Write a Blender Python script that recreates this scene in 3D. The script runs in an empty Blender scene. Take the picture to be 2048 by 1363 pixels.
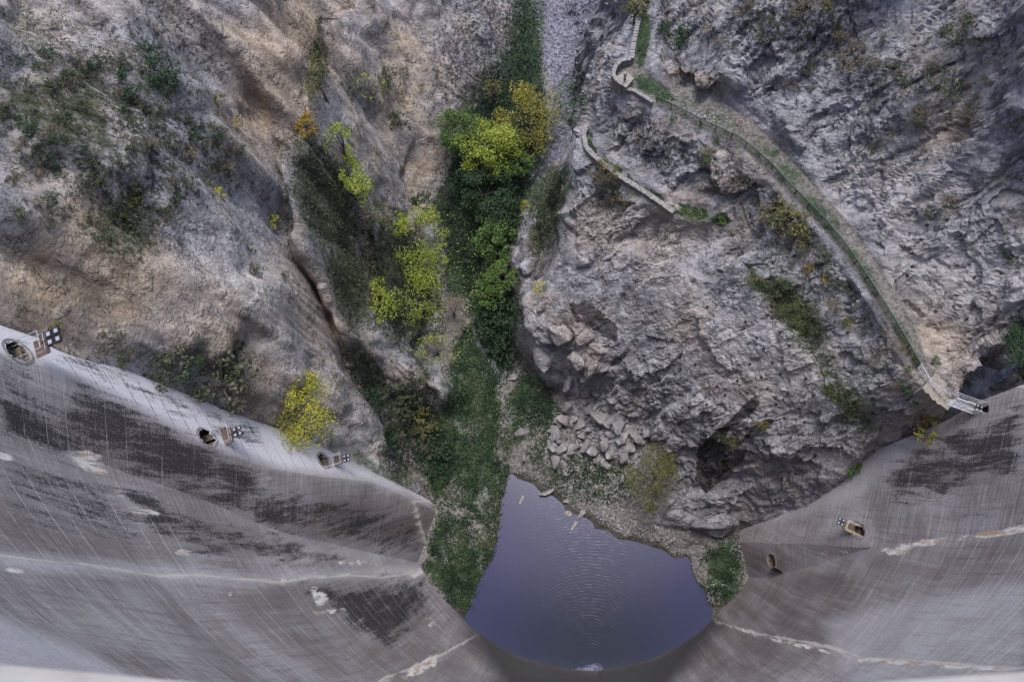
import bpy, bmesh, math, random
import numpy as np
from mathutils import Vector, Matrix
from mathutils.geometry import delaunay_2d_cdt

rng = np.random.default_rng(7)
random.seed(7)
scene = bpy.context.scene
COL = scene.collection

# ------------------------------------------------------------------ camera, world, sun
F, CX, CY, H = 1365.0, 1024.0, 681.5, 110.0     # focal length and centre in photo pixels, height above the pool
def cam_axes(nx=1150.0, ny=1190.0):
    d = np.array([nx-CX, -(ny-CY), -F]); d /= np.linalg.norm(d)
    Z = -d; up = np.array([0, 1, 0.]); Y = up-Z*up.dot(Z); Y /= np.linalg.norm(Y)
    return np.array([np.cross(Y, Z), Y, Z])
RM = cam_axes()
cam = bpy.data.cameras.new('camera'); cam_o = bpy.data.objects.new('camera', cam); COL.objects.link(cam_o)
cam_o.matrix_world = Matrix.Translation((0, 0, H)) @ Matrix(RM.tolist()).to_4x4()
cam.sensor_width = 36; cam.lens = 36*F/2048; cam.clip_start = 0.05; cam.clip_end = 2000
cam.dof.use_dof = True; cam.dof.focus_distance = 95; cam.dof.aperture_fstop = 3.2
scene.camera = cam_o

world = bpy.data.worlds.new('World'); scene.world = world; world.use_nodes = True
wn = world.node_tree.nodes; wl = world.node_tree.links
bg = wn['Background']; sky = wn.new('ShaderNodeTexSky'); sky.sky_type = 'NISHITA'; sky.sun_disc = False
SUN_EL, SUN_ROT = math.radians(70), math.radians(4)
sky.sun_elevation = SUN_EL; sky.sun_rotation = SUN_ROT
sky.air_density = 1.0; sky.dust_density = 2.5; sky.ozone_density = 1.5
wl.new(sky.outputs[0], bg.inputs[0]); bg.inputs[1].default_value = 0.15
sun = bpy.data.lights.new('sun', 'SUN'); sun_o = bpy.data.objects.new('sun', sun); COL.objects.link(sun_o)
sun.energy = 1.3; sun.angle = math.radians(20); sun.color = (1.0, 0.98, 0.965)
sdir = Vector((math.sin(SUN_ROT)*math.cos(SUN_EL), math.cos(SUN_ROT)*math.cos(SUN_EL), math.sin(SUN_EL)))
sun_o.rotation_euler = sdir.to_track_quat('Z', 'Y').to_euler()
vs = scene.view_settings; vs.view_transform = 'Standard'; vs.look = 'None'; vs.gamma = 1; vs.exposure = 1.02
vs.use_curve_mapping = False
try:
    scene.cycles.max_bounces = 6; scene.cycles.diffuse_bounces = 3; scene.cycles.use_denoising = True
except Exception: pass

# ------------------------------------------------------------------ geometry helpers
ORI = np.array([0, 0, H])
def ray(px, py):
    return RM @ np.array([px-CX, -(py-CY), -F])
def at(px, py, z):
    r = ray(px, py); return ORI + r*(z-H)/r[2]
def project(P):
    c = (P-ORI) @ RM        # R^T p
    w = np.maximum(-c[:, 2], 1e-3)
    return np.c_[CX+F*c[:, 0]/w, CY-F*c[:, 1]/w, w]
ZK = [0, 15, 40, 60, 80, 95, 109]; YK = [-10.1, -12, -13, -11.5, -8, -4.3, -0.45]
def y0(z): return np.interp(z, ZK, YK)
def Rz(z): return 28.3+0.31*z
def shell(px, py, off=0.0):
    """where the view ray meets the dam's curved downstream face, moved into the gorge by off metres"""
    r = ray(px, py); t = np.linspace(0.0005, 0.125, 6000)
    P = ORI+r*t[:, None]; z = P[:, 2]
    of = off(z) if callable(off) else off
    R_ = Rz(z)-of; cy = y0(z)+Rz(z)
    f = (P[:, 0]-.9)**2+(P[:, 1]-cy)**2-R_**2
    f = np.where(P[:, 1] > cy, np.abs(P[:, 0]-.9)-R_, f)
    i = np.where((f[1:] > 0) & (f[:-1] <= 0))[0]
    i = i[0] if len(i) else 5999
    p = P[min(i+1, 5999)].copy()
    if p[2] < -2: p = at(px, py, -2)
    return p

_perm = rng.permutation(256).astype(np.int64)
_g = rng.normal(size=(256, 3)); _g /= np.linalg.norm(_g, axis=1)[:, None]; _g = _g.astype(np.float32)
_r3 = rng.random((256, 3)).astype(np.float32); _h3 = rng.uniform(-1, 1, (256, 4)).astype(np.float32)
def hsh(i, j, k): return _perm[(_perm[(_perm[i & 255]+j) & 255]+k) & 255]
def pn(P):
    i = np.floor(P).astype(np.int64); f = (P-i).astype(np.float32); u = f*f*f*(f*(f*6-15)+10)
    out = np.zeros(len(P), np.float32)
    for a in (0, 1):
        wa = u[:, 0] if a else 1-u[:, 0]
        for b in (0, 1):
            wb = wa*(u[:, 1] if b else 1-u[:, 1])
            for c in (0, 1):
                g = _g[hsh(i[:, 0]+a, i[:, 1]+b, i[:, 2]+c)]
                out += wb*(u[:, 2] if c else 1-u[:, 2])*((f[:, 0]-a)*g[:, 0]+(f[:, 1]-b)*g[:, 1]+(f[:, 2]-c)*g[:, 2])
    return out*1.6
def fbm(P, s, o=4, seed=0.):
    out = 0; a = 1
    for k in range(o):
        out = out+a*pn(P/s+seed+k*17.3); s /= 2.03; a *= .5
    return out
def facets(P, s, seed=0.):
    """piecewise-flat blocks: each cell has its own height and tilt"""
    Q = P/s+seed; i0 = np.floor(Q-.5).astype(np.int64)
    best = np.full(len(P), 9e9, np.float32); sec = best.copy(); val = np.zeros(len(P), np.float32)
    for a in (0, 1):
        for b in (0, 1):
            for c in (0, 1):
                I = i0+[a, b, c]; h = hsh(I[:, 0], I[:, 1], I[:, 2])
                d = (Q-(I+.15+.7*_r3[h])).astype(np.float32); D = (d*d).sum(1)
                v = _h3[h, 0]*.45+(d*_h3[h, 1:]).sum(1)*.8
                m = D < best
                sec = np.where(m, best, np.minimum(sec, D)); val = np.where(m, v, val); best = np.where(m, D, best)
    return val, np.sqrt(sec)-np.sqrt(best)

def mesh_np(name, V, Fc, mat=None, parent=None, smooth=True, attrs=None, uv=None):
    """Fc: (n,3) or (n,4) int array"""
    V = np.asarray(V, np.float32); Fc = np.asarray(Fc, np.int32); k = Fc.shape[1]
    me = bpy.data.meshes.new(name); me.vertices.add(len(V)); me.vertices.foreach_set('co', V.ravel())
    me.loops.add(Fc.size); me.loops.foreach_set('vertex_index', Fc.ravel())
    me.polygons.add(len(Fc)); me.polygons.foreach_set('loop_start', np.arange(0, Fc.size, k, dtype=np.int32))
    me.polygons.foreach_set('use_smooth', np.full(len(Fc), smooth))
    me.update(calc_edges=True)
    for n, a in (attrs or {}).items():
        a = np.asarray(a, np.float32)
        if a.ndim == 1:
            at_ = me.attributes.new(n, 'FLOAT', 'POINT'); at_.data.foreach_set('value', a)
        else:
            at_ = me.attributes.new(n, 'FLOAT_VECTOR', 'POINT'); at_.data.foreach_set('vector', a.ravel())
    if mat is not None: me.materials.append(mat)
    return link(name, me, parent)
def link(name, me, parent=None):
    o = bpy.data.objects.new(name, me); COL.objects.link(o)
    if parent is not None: o.parent = parent
    return o
def tag(o, label=None, cat=None, group=None, kind=None):
    if label: o['label'] = label
    if cat: o['category'] = cat
    if group: o['group'] = group
    if kind: o['kind'] = kind
    return o
def empty(name, loc, rz=0, **k):
    o = bpy.data.objects.new(name, None); COL.objects.link(o); o.location = loc; o.rotation_euler = (0, 0, rz)
    o.empty_display_size = .3
    return tag(o, **k)
class MB:
    def __init__(s): s.v = []; s.f = []
    def add(s, v, f):
        n = len(s.v); s.v += [tuple(map(float, p)) for p in v]; s.f += [tuple(i+n for i in q) for q in f]; return s
    def box(s, c, d, rz=0, top=1.0):
        c = np.array(c, float); X = np.array([math.cos(rz), math.sin(rz), 0]); Y = np.array([-math.sin(rz), math.cos(rz), 0]); Zv = np.array([0, 0, 1.])
        v = [c+X*a*d[0]/2*(top if e > 0 else 1)+Y*b*d[1]/2*(top if e > 0 else 1)+Zv*e*d[2]/2 for e in (-1, 1) for a, b in ((-1, -1), (1, -1), (1, 1), (-1, 1))]
        return s.add(v, [(3, 2, 1, 0), (4, 5, 6, 7), (0, 1, 5, 4), (1, 2, 6, 5), (2, 3, 7, 6), (3, 0, 4, 7)])
    def tube(s, pts, r, n=6, cap=True):
        pts = [np.array(p, float) for p in pts]; r = r if hasattr(r, '__len__') else [r]*len(pts); rings = []
        for i, p in enumerate(pts):
            t = pts[min(i+1, len(pts)-1)]-pts[max(i-1, 0)]; t = t/(np.linalg.norm(t)+1e-9)
            a = np.cross(t, [0, 0, 1.]) if abs(t[2]) < .9 else np.cross(t, [1., 0, 0]); a /= np.linalg.norm(a); b = np.cross(t, a)
            rings.append([p+(a*math.cos(2*math.pi*k/n)+b*math.sin(2*math.pi*k/n))*r[i] for k in range(n)])
        v = [q for R_ in rings for q in R_]
        f = [(i*n+k, i*n+(k+1) % n, (i+1)*n+(k+1) % n, (i+1)*n+k) for i in range(len(pts)-1) for k in range(n)]
        if cap: f += [tuple(range(n))[::-1], tuple(range((len(pts)-1)*n, len(pts)*n))]
        return s.add(v, f)
    def build(s, name, mat, parent=None, smooth=False):
        me = bpy.data.meshes.new(name); me.from_pydata(s.v, [], s.f); me.materials.append(mat)
        if smooth:
            for p in me.polygons: p.use_smooth = True
        me.update(); return link(name, me, parent)

# ------------------------------------------------------------------ material helpers
class NT:
    def __init__(s, name, rough=.9):
        s.m = bpy.data.materials.new(name); s.m.use_nodes = True; s.t = s.m.node_tree; s.n = s.t.nodes; s.l = s.t.links
        s.b = s.n['Principled BSDF']; s.b.inputs['Roughness'].default_value = rough
        s.b.inputs['Specular IOR Level'].default_value = .25
    def set(s, sock, v):
        if v is None: return
        if isinstance(v, bpy.types.NodeSocket): s.l.new(v, sock)
        elif isinstance(v, tuple) and len(v) == 3 and sock.type == 'RGBA': sock.default_value = (*v, 1)
        else: sock.default_value = v
    def attr(s, name, out='Fac'):
        a = s.n.new('ShaderNodeAttribute'); a.attribute_name = name; return a.outputs[out]
    def pos(s): return s.n.new('ShaderNodeNewGeometry').outputs['Position']
    def obj(s): return s.n.new('ShaderNodeTexCoord').outputs['Object']
    def mapping(s, v, scale=(1, 1, 1), rot=(0, 0, 0), loc=(0, 0, 0)):
        m = s.n.new('ShaderNodeMapping'); s.l.new(v, m.inputs[0]); m.inputs['Scale'].default_value = scale
        m.inputs['Rotation'].default_value = rot; m.inputs['Location'].default_value = loc; return m.outputs[0]
    def noise(s, v, scale=1., detail=4., rough=.55, dist=0., col=False):
        t = s.n.new('ShaderNodeTexNoise'); s.l.new(v, t.inputs['Vector']); t.inputs['Scale'].default_value = scale
        t.inputs['Detail'].default_value = detail; t.inputs['Roughness'].default_value = rough; t.inputs['Distortion'].default_value = dist
        return t.outputs['Color' if col else 'Fac']
    def vor(s, v, scale=1., feat='F1', out='Distance'):
        t = s.n.new('ShaderNodeTexVoronoi'); s.l.new(v, t.inputs['Vector']); t.inputs['Scale'].default_value = scale
        t.feature = feat; return t.outputs[out]
    def math(s, op, a, b=0., c=None, clamp=False):
        t = s.n.new('ShaderNodeMath'); t.operation = op; t.use_clamp = clamp; s.set(t.inputs[0], a); s.set(t.inputs[1], b)
        if c is not None: s.set(t.inputs[2], c)
        return t.outputs[0]
    def ramp(s, f, lo, hi, a=0., b=1.):
        t = s.n.new('ShaderNodeMapRange'); t.interpolation_type = 'SMOOTHSTEP'; s.set(t.inputs[0], f)
        for k, v in zip((1, 2, 3, 4), (lo, hi, a, b)): s.set(t.inputs[k], v)
        return t.outputs[0]
    def mix(s, f, a, b, mode='MIX'):
        t = s.n.new('ShaderNodeMix'); t.data_type = 'RGBA'; t.blend_type = mode; t.clamp_factor = True
        s.set(t.inputs[0], f); s.set(t.inputs[6], a); s.set(t.inputs[7], b); return t.outputs[2]
    def bump(s, h, strength=.5, dist=.1, prev=None):
        t = s.n.new('ShaderNodeBump'); s.set(t.inputs['Height'], h); t.inputs['Strength'].default_value = strength
        t.inputs['Distance'].default_value = dist
        if prev is not None: s.l.new(prev, t.inputs['Normal'])
        return t.outputs[0]
    def out(s, col, nrm=None, rough=None):
        s.set(s.b.inputs['Base Color'], col)
        if nrm is not None: s.l.new(nrm, s.b.inputs['Normal'])
        if rough is not None: s.set(s.b.inputs['Roughness'], rough)
        return s.m

def mat_rock():
    t = NT('cliff_rock', .92); p = t.pos()
    big = t.noise(p, .09, 5, .6); mid = t.noise(p, .45, 6, .62); fine = t.noise(p, 2.6, 6, .65)
    strat = t.noise(t.mapping(p, (.65, 1.7, 1.1), (.5, .6, .75)), .8, 6, .65)
    grey = t.mix(t.ramp(mid, .35, .68), (.145, .142, .156), (.365, .360, .382))
    grey = t.mix(t.ramp(strat, .45, .72, 0, .5), grey, (.40, .385, .39))
    tan = t.mix(t.ramp(mid, .3, .7), (.29, .215, .15), (.55, .43, .31))
    warm = t.math('ADD', t.attr('warm'), t.ramp(big, .42, .64, -.12, .38), clamp=True)
    col = t.mix(warm, grey, tan)
    col = t.mix(t.ramp(t.noise(p, .22, 4, .6, .5), .52, .62, 0, .4), col, (.16, .15, .155))     # grey weathered skin
    pale = t.math('MULTIPLY', t.attr('pale'), t.ramp(strat, .3, .6))
    col = t.mix(pale, col, (.54, .51, .50))
    # black lichen speckle; over the far cliff it also paints in gorge shade
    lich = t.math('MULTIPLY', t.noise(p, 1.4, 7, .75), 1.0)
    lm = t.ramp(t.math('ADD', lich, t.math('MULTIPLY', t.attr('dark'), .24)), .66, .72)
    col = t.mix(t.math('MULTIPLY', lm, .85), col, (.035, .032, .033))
    # dry scrub / moss film growing on the rock
    vm = t.ramp(t.math('ADD', t.noise(p, .9, 7, .8), t.math('MULTIPLY', t.attr('veg'), .36)), .66, .80)
    vcol = t.mix(t.ramp(fine, .35, .65), (.028, .038, .018), (.095, .10, .052))
    col = t.mix(vm, col, vcol)
    # grass, scree, soil
    gs = t.ramp(t.math('ADD', t.noise(p, .8, 6, .7), t.math('MULTIPLY', t.attr('grass'), .9)), .75, 1.0)
    gcol = t.mix(t.ramp(t.noise(p, 3.2, 5, .7), .35, .68), (.014, .032, .012), (.048, .085, .030))
    gcol = t.mix(t.ramp(t.noise(p, .35, 3), .45, .65), gcol, (.018, .038, .014))
    soil = t.mix(t.ramp(fine, .3, .7), (.075, .066, .056), (.20, .185, .168))
    col = t.mix(t.ramp(t.attr('soil'), .2, .7), col, soil)
    scr = t.vor(p, 2.6, 'F1', 'Color'); sg = t.n.new('ShaderNodeSeparateColor'); t.l.new(scr, sg.inputs[0])
    scol = t.mix(sg.outputs[0], (.085, .082, .105), (.25, .245, .30))
    col = t.mix(t.ramp(t.attr('scree'), .3, .6), col, scol)
    col = t.mix(gs, col, gcol)
    # dark parting lines and fractures
    ln = t.noise(t.mapping(p, (.30, 1.3, .7), (.5, .6, .75)), .6, 5, .55)
    l1 = t.ramp(t.math('ABSOLUTE', t.math('SUBTRACT', ln, .5)), 0, .010, 1, 0)
    ln2 = t.noise(t.mapping(p, (1.2, .5, 1.1), (.2, .9, .2)), .8, 5, .55)
    l2 = t.ramp(t.math('ABSOLUTE', t.math('SUBTRACT', ln2, .48)), 0, .010, 1, 0)
    lmk = t.math('MAXIMUM', l1, t.math('MULTIPLY', l2, .7))
    lmk = t.math('MULTIPLY', lmk, t.ramp(t.noise(p, .35, 3, .6, 0), .45, .60))
    zc = t.n.new('ShaderNodeSeparateXYZ'); t.l.new(p, zc.inputs[0])
    col = t.mix(t.ramp(zc.outputs[2], .08, .40, .75, 0), col, (.030, .029, .024))
    # cracks
    wp = t.n.new('ShaderNodeVectorMath'); wp.operation = 'ADD'; t.l.new(p, wp.inputs[0])
    wsc = t.n.new('ShaderNodeVectorMath'); wsc.operation = 'SCALE'; t.l.new(t.noise(p, .5, 4, .6, 0, True), wsc.inputs[0]); wsc.inputs[3].default_value = 1.6
    t.l.new(wsc.outputs[0], wp.inputs[1])
    cr = t.vor(t.mapping(wp.outputs[0], (1, 1.5, .8), (.4, .5, .7)), .42, 'DISTANCE_TO_EDGE')
    cr2 = t.vor(wp.outputs[0], 1.5, 'DISTANCE_TO_EDGE')
    flat = t.math('ADD', t.math('ADD', t.attr('soil'), t.attr('grass')), t.attr('scree'), clamp=True)
    rk = t.math('SUBTRACT', 1.0, flat, clamp=True)
    cg = t.ramp(t.noise(p, .33, 3, .6), .52, .66)
    ck = t.math('MULTIPLY', t.ramp(cr, 0.0, .022, 1, 0), t.math('MULTIPLY', t.math('MULTIPLY', rk, cg), .45))
    col = t.mix(ck, col, (.045, .04, .04))
    col = t.mix(t.math('MULTIPLY', t.math('MULTIPLY', lmk, rk), .6), col, (.045, .042, .045))
    st = t.ramp(t.math('ADD', t.noise(t.mapping(p, (1, 1, .4)), .8, 6, .7), t.math('MULTIPLY', t.attr('stain'), .5)), .78, .88)
    col = t.mix(t.math('MULTIPLY', st, .9), col, (.030, .026, .028))
    g1 = t.noise(p, 5., 5, .75); col = t.mix(t.math('MULTIPLY', t.ramp(g1, .52, .72, 0, .42), 1.), col, (.10, .095, .10)); col = t.mix(t.ramp(g1, .5, .28, 0, .3), col, (.50, .48, .47))
    h = t.math('MULTIPLY', t.ramp(cr, 0, .06), t.math('MULTIPLY', cg, .4))
    h = t.math('ADD', h, t.math('MULTIPLY', t.ramp(cr2, 0, .12), t.math('MULTIPLY', cg, .2)))
    h = t.math('ADD', h, t.math('MULTIPLY', strat, .9))
    h = t.math('ADD', h, t.math('MULTIPLY', fine, .55))
    h = t.math('SUBTRACT', h, t.math('MULTIPLY', lmk, .5))
    h = t.math('MULTIPLY', h, t.math('ADD', .25, t.math('MULTIPLY', rk, .75)))
    n = t.bump(h, 1, .55)
    n = t.bump(t.noise(p, 7, 4, .7), .6, .07, n)
    return t.out(col, n)

def mat_concrete():
    t = NT('dam_concrete', .85); t.b.inputs['Specular IOR Level'].default_value = .12; p = t.pos(); uv = t.attr('duv', 'Vector')      # duv: metres along the arc, height, joint parameter
    sp = t.n.new('ShaderNodeSeparateXYZ'); t.l.new(uv, sp.inputs[0]); U, V, J = sp.outputs
    vert = t.noise(t.mapping(uv, (2.4, .13, 0)), 1, 8, .74)         # streaks that run down
    vert2 = t.noise(t.mapping(uv, (.55, .035, 0), (0, 0, 0), (3, 9, 0)), 1, 6, .65)
    hor = t.noise(t.mapping(uv, (.16, 3.4, 0)), 1, 7, .76)           # board and lift marks
    blot = t.noise(t.mapping(uv, (.16, .12, 0)), 1, 5, .6); fine = t.noise(p, 3.5, 6, .7); gran = t.noise(p, 9, 5, .8)
    col = t.mix(t.ramp(blot, .32, .68), (.175, .152, .148), (.335, .312, .318))
    col = t.mix(t.ramp(hor, .46, .66, 0, .6), col, (.46, .43, .42))
    col = t.mix(t.ramp(hor, .50, .34, 0, .5), col, (.16, .14, .135))
    col = t.mix(t.ramp(vert, .50, .66, 0, .65), col, (.14, .118, .11)); col = t.mix(t.ramp(vert, .46, .30, 0, .5), col, (.44, .42, .42))
    col = t.mix(t.math('MULTIPLY', t.attr('brown'), t.ramp(vert2, .35, .6, .3, .95)), col, (.105, .082, .076))
    col = t.mix(t.math('MULTIPLY', t.attr('palem'), t.ramp(fine, .2, .55, .5, 1)), col, (.60, .585, .61))
    # black algae: broken by vertical streaks and board lines
    n1 = t.noise(t.mapping(uv, (1.1, .13, 0), (0, 0, 0), (5, 2, 0)), 1, 9, .74)
    bn = t.math('MULTIPLY_ADD', n1, 1.7, -.35)
    bn = t.math('ADD', bn, t.math('MULTIPLY_ADD', gran, 1.3, -.65)); bn = t.math('ADD', bn, t.math('MULTIPLY_ADD', hor, .8, -.4))
    bn = t.math('ADD', bn, t.math('MULTIPLY_ADD', blot, 1.0, -.5))
    bm = t.ramp(t.math('ADD', bn, t.math('MULTIPLY', t.attr('black'), .80)), .84, 1.12)
    bm = t.math('MULTIPLY', bm, t.ramp(t.noise(t.mapping(uv, (3.5, .5, 0)), 1, 6, .8), .30, .48, .70, 1))
    col = t.mix(t.math('MULTIPLY', bm, .96), col, (.022, .019, .021))
    # lift lines every 2 m with lime bleeding out of some
    lv = t.math('PINGPONG', t.math('ADD', V, t.math('MULTIPLY', t.noise(t.mapping(uv, (.35, .35, 0)), 1, 3), .22)), 1.0)
    li = t.ramp(lv, .0, .07, 1, 0)
    li2 = t.math('MULTIPLY', li, t.ramp(t.noise(t.mapping(uv, (.12, .5, 0), (0, 0, 0), (2, 2, 0)), 1, 5, .7), .42, .62))
    lw = t.attr('lime')
    col = t.mix(t.math('MULTIPLY', li2, t.math('ADD', .34, t.math('MULTIPLY', lw, .62))), col, (.60, .57, .54))
    lk = t.math('MULTIPLY', t.ramp(lv, .02, .10, 1, 0), t.attr('liftdark'))
    lk = t.math('MULTIPLY', lk, t.ramp(fine, .38, .55))
    col = t.mix(lk, col, (.03, .027, .028))
    # vertical joints
    jd = t.math('PINGPONG', J, .5)
    jw = t.noise(t.mapping(uv, (1.5, .25, 0)), 1, 6, .75)
    jm = t.math('MULTIPLY', t.ramp(jd, 0, t.math('MULTIPLY', t.ramp(jw, .35, .7), .035), 1, 0), t.ramp(jw, .35, .5, .25, .85))
    col = t.mix(jm, col, (.56, .51, .46))
    # lime and rust runs
    wm = t.ramp(t.math('ADD', t.noise(t.mapping(uv, (.9, .22, 0), (0, 0, 0), (7, 1, 0)), 1, 7, .7), t.math('MULTIPLY', t.attr('white'), .5)), .80, .92)
    rust = t.mix(t.ramp(t.noise(t.mapping(uv, (1.1, .3, 0)), 1, 5, .7), .45, .62), (.66, .63, .60), (.40, .27, .17))
    col = t.mix(wm, col, rust)
    col = t.mix(t.ramp(gran, .50, .66, 0, .55), col, (.085, .078, .078)); col = t.mix(t.ramp(gran, .47, .32, 0, .40), col, (.50, .48, .47))
    wet = t.attr('wet'); col = t.mix(wet, col, (.02, .02, .02))
    h = t.math('ADD', t.math('MULTIPLY', hor, .5), t.math('MULTIPLY', t.ramp(lv, 0, .06), .8))
    h = t.math('ADD', h, t.math('MULTIPLY', fine, .35)); h = t.math('ADD', h, t.math('MULTIPLY', t.ramp(jd, 0, .006), .8))
    return t.out(col, t.bump(h, .7, .05), t.ramp(wet, 0, 1, .85, .45))

def mat_water():
    t = NT('pool_water', .18); p = t.pos(); t.b.inputs['Specular IOR Level'].default_value = .5; t.b.inputs['IOR'].default_value = 1.33
    m = t.mapping(p, (1, 1, 1), (0, 0, 0), (-2.4, 8.2, 0))
    d = t.n.new('ShaderNodeVectorMath'); d.operation = 'LENGTH'; t.l.new(m, d.inputs[0]); L = d.outputs['Value']
    wob = t.noise(p, .5, 4, .6)
    ph = t.math('ADD', t.math('MULTIPLY', L, 13.), t.math('MULTIPLY', wob, 12.))
    w = t.math('MULTIPLY', t.math('ADD', t.math('SINE', ph), t.math('SINE', t.math('MULTIPLY', ph, 2.3))), .5)
    am = t.ramp(t.noise(t.mapping(p, (1, 1, 1)), 1.0, 3, .6), .35, .65)
    fall = t.ramp(L, 8, 32, 1, .1)
    w = t.math('MULTIPLY', t.math('MULTIPLY', w, am), fall)
    n = t.bump(w, .17, .025); n = t.bump(t.noise(p, 6, 3, .6), .15, .02, n)
    tr = t.ramp(t.math('MULTIPLY', w, 1.0), -.75, -.15, .62, 1)
    col = t.mix(t.ramp(L, 2, 22), (.022, .027, .044), (.034, .037, .084))
    return t.out(col, n)

def mat_leaf(name, a, b, c, trans=.25):
    t = NT(name, .6); tint = t.attr('tint')
    col = t.mix(t.ramp(tint, .0, .55), a, b); col = t.mix(t.ramp(tint, .6, 1.), col, c)
    t.set(t.b.inputs['Base Color'], col)
    tr = t.n.new('ShaderNodeBsdfTranslucent'); t.l.new(col, tr.inputs[0])
    mx = t.n.new('ShaderNodeMixShader'); mx.inputs[0].default_value = trans
    t.l.new(t.b.outputs[0], mx.inputs[1]); t.l.new(tr.outputs[0], mx.inputs[2])
    t.l.new(mx.outputs[0], t.n['Material Output'].inputs[0]); return t.m
def mat_simple(name, a, b, scale=4., rough=.8, metal=0., bump=.3, bd=.02):
    t = NT(name, rough); p = t.obj(); t.b.inputs['Metallic'].default_value = metal
    f = t.noise(p, scale, 6, .65); return t.out(t.mix(t.ramp(f, .32, .68), a, b), t.bump(f, bump, bd))

M = dict(
    rock=mat_rock(), dam=mat_concrete(), water=mat_water(),
    stone=mat_simple('loose_stone', (.13, .122, .125), (.33, .315, .31), 1.7, .9, 0, .9, .12),
    bstone=mat_simple('grey_boulder', (.13, .12, .125), (.31, .29, .285), .8, .9, 0, 1, .3),
    scree=mat_simple('scree_stone', (.10, .097, .12), (.235, .228, .28), 1.7, .9, 0, .9, .12),
    bark=mat_simple('bark', (.07, .06, .05), (.17, .15, .13), 6),
    masonry=mat_simple('masonry', (.13, .115, .10), (.28, .25, .22), 2.2, .9, 0, 1, .08),
    slab=mat_simple('cast_stone', (.19, .17, .145), (.30, .275, .24), 3, .85, 0, .6, .02),
    cap=mat_simple('coping', (.15, .14, .135), (.29, .275, .26), 3, .85, 0, .6, .02),
    green=mat_simple('green_paint', (.035, .085, .060), (.060, .125, .090), 9, .45, .2, .1),
    green2=mat_simple('green_paint_dark', (.018, .035, .028), (.030, .055, .042), 9, .5, .2, .1),
    galv=mat_simple('galvanised_steel', (.38, .39, .43), (.62, .63, .68), 12, .4, .6, .1),
    yellow=mat_simple('faded_yellow_steel', (.55, .47, .30), (.68, .62, .45), 12, .5, .2, .1),
    black=mat_simple('black_steel', (.010, .010, .014), (.022, .022, .03), 8, .5, .2, .1),
    lens=mat_simple('lamp_glass', (.24, .24, .27), (.36, .36, .40), 8, .15, 0, .05),
    iron=mat_simple('rusty_iron', (.085, .055, .045), (.15, .105, .09), 9, .75, .3),
    crest=mat_simple('crest_concrete', (.24, .225, .205), (.32, .30, .28), 6, .85, 0, .3, .003),
    conc=mat_simple('plain_concrete', (.14, .13, .125), (.27, .25, .24), 1.5, .88, 0, .5, .03),
    dirt=mat_simple('niche_rock', (.075, .058, .042), (.17, .135, .10), 2.5, .9, 0, .8, .06),
    foam=mat_simple('foam', (.05, .05, .085), (.13, .13, .20), 3, .5, 0, .6, .05),
    wood=mat_simple('driftwood', (.18, .16, .13), (.30, .27, .22), 4, .8),
    l_yellow=mat_leaf('leaf_yellow', (.19, .20, .030), (.42, .41, .055), (.56, .47, .075)),
    l_gold=mat_leaf('leaf_gold', (.12, .12, .030), (.25, .235, .045), (.36, .31, .06)),
    l_lime=mat_leaf('leaf_lime', (.13, .18, .030), (.28, .34, .050), (.38, .42, .085)),
    l_mid=mat_leaf('leaf_green', (.045, .085, .022), (.10, .17, .045), (.16, .22, .07)),
    l_dark=mat_leaf('leaf_dark_green', (.016, .038, .018), (.036, .072, .034), (.06, .10, .045)),
    l_olive=mat_leaf('leaf_olive', (.060, .070, .028), (.13, .135, .055), (.22, .19, .06)),
    l_scrub=mat_leaf('leaf_scrub', (.030, .042, .020), (.075, .088, .048), (.13, .125, .08), .1),
    l_dry=mat_leaf('leaf_dry', (.07, .058, .036), (.15, .125, .085), (.22, .18, .12), .1),
    l_orange=mat_leaf('leaf_orange', (.10, .08, .03), (.30, .20, .04), (.42, .27, .04)),
    l_grass=mat_leaf('blade_green', (.015, .033, .015), (.032, .064, .028), (.08, .10, .05), .15),
    l_under=mat_leaf('leaf_undergrowth', (.009, .019, .012), (.020, .037, .022), (.032, .052, .028), .1),
)

# ------------------------------------------------------------------ terrain: heights given along real features of the gorge
offL = lambda z: np.interp(z, [0, 10, 20, 40, 65], [4.9, 4.2, 3.4, 2.0, .9])
offLc = lambda z: np.interp(z, [0, 5, 20, 40, 65], [4.6, 2.9, 1.0, 0, -.8])
offRc = lambda z: np.interp(z, [0, 10, 25, 40], [3.5, 1.6, .5, 0])
offRb = lambda z: np.interp(z, [0, 10, 25, 28], [3.3, 2.0, .4, 0])
CL = [(-150, 590), (0, 650), (120, 690), (240, 735), (340, 775), (480, 830), (600, 872), (720, 930), (800, 968), (866, 1004)]
CR = [(1478, 1060), (1560, 1030), (1650, 985), (1740, 905), (1830, 868), (1905, 835), (1955, 803), (2047, 768), (2200, 700)]
pts = []; cons = []
def P3(lst, con=True):
    ids = []
    for q in lst:
        p = at(*q) if len(q) == 3 else np.array(q[1])
        ids.append(len(pts)); pts.append(p)
    if con: cons.extend(zip(ids[:-1], ids[1:]))
    return ids
def W(lst, con=False):
    ids = []
    for q in lst: ids.append(len(pts)); pts.append(np.array(q, float))
    if con: cons.extend(zip(ids[:-1], ids[1:]))
CLw = [shell(*q, offLc) for q in CL]; CRw = [shell(*q, offRc) for q in CR]
W(CLw, True); CRt = [p if i < 6 else np.array([p[0]+.3, p[1]+.3, 26.]) for i, p in enumerate(CRw)]; W(CRt, True)
W([(p[0]-3, p[1]-1.5, p[2]+1.5) for p in CLw]); W([(p[0]+3.5, p[1]-1.5, p[2]+1.5) for p in CRw[:6]])
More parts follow.
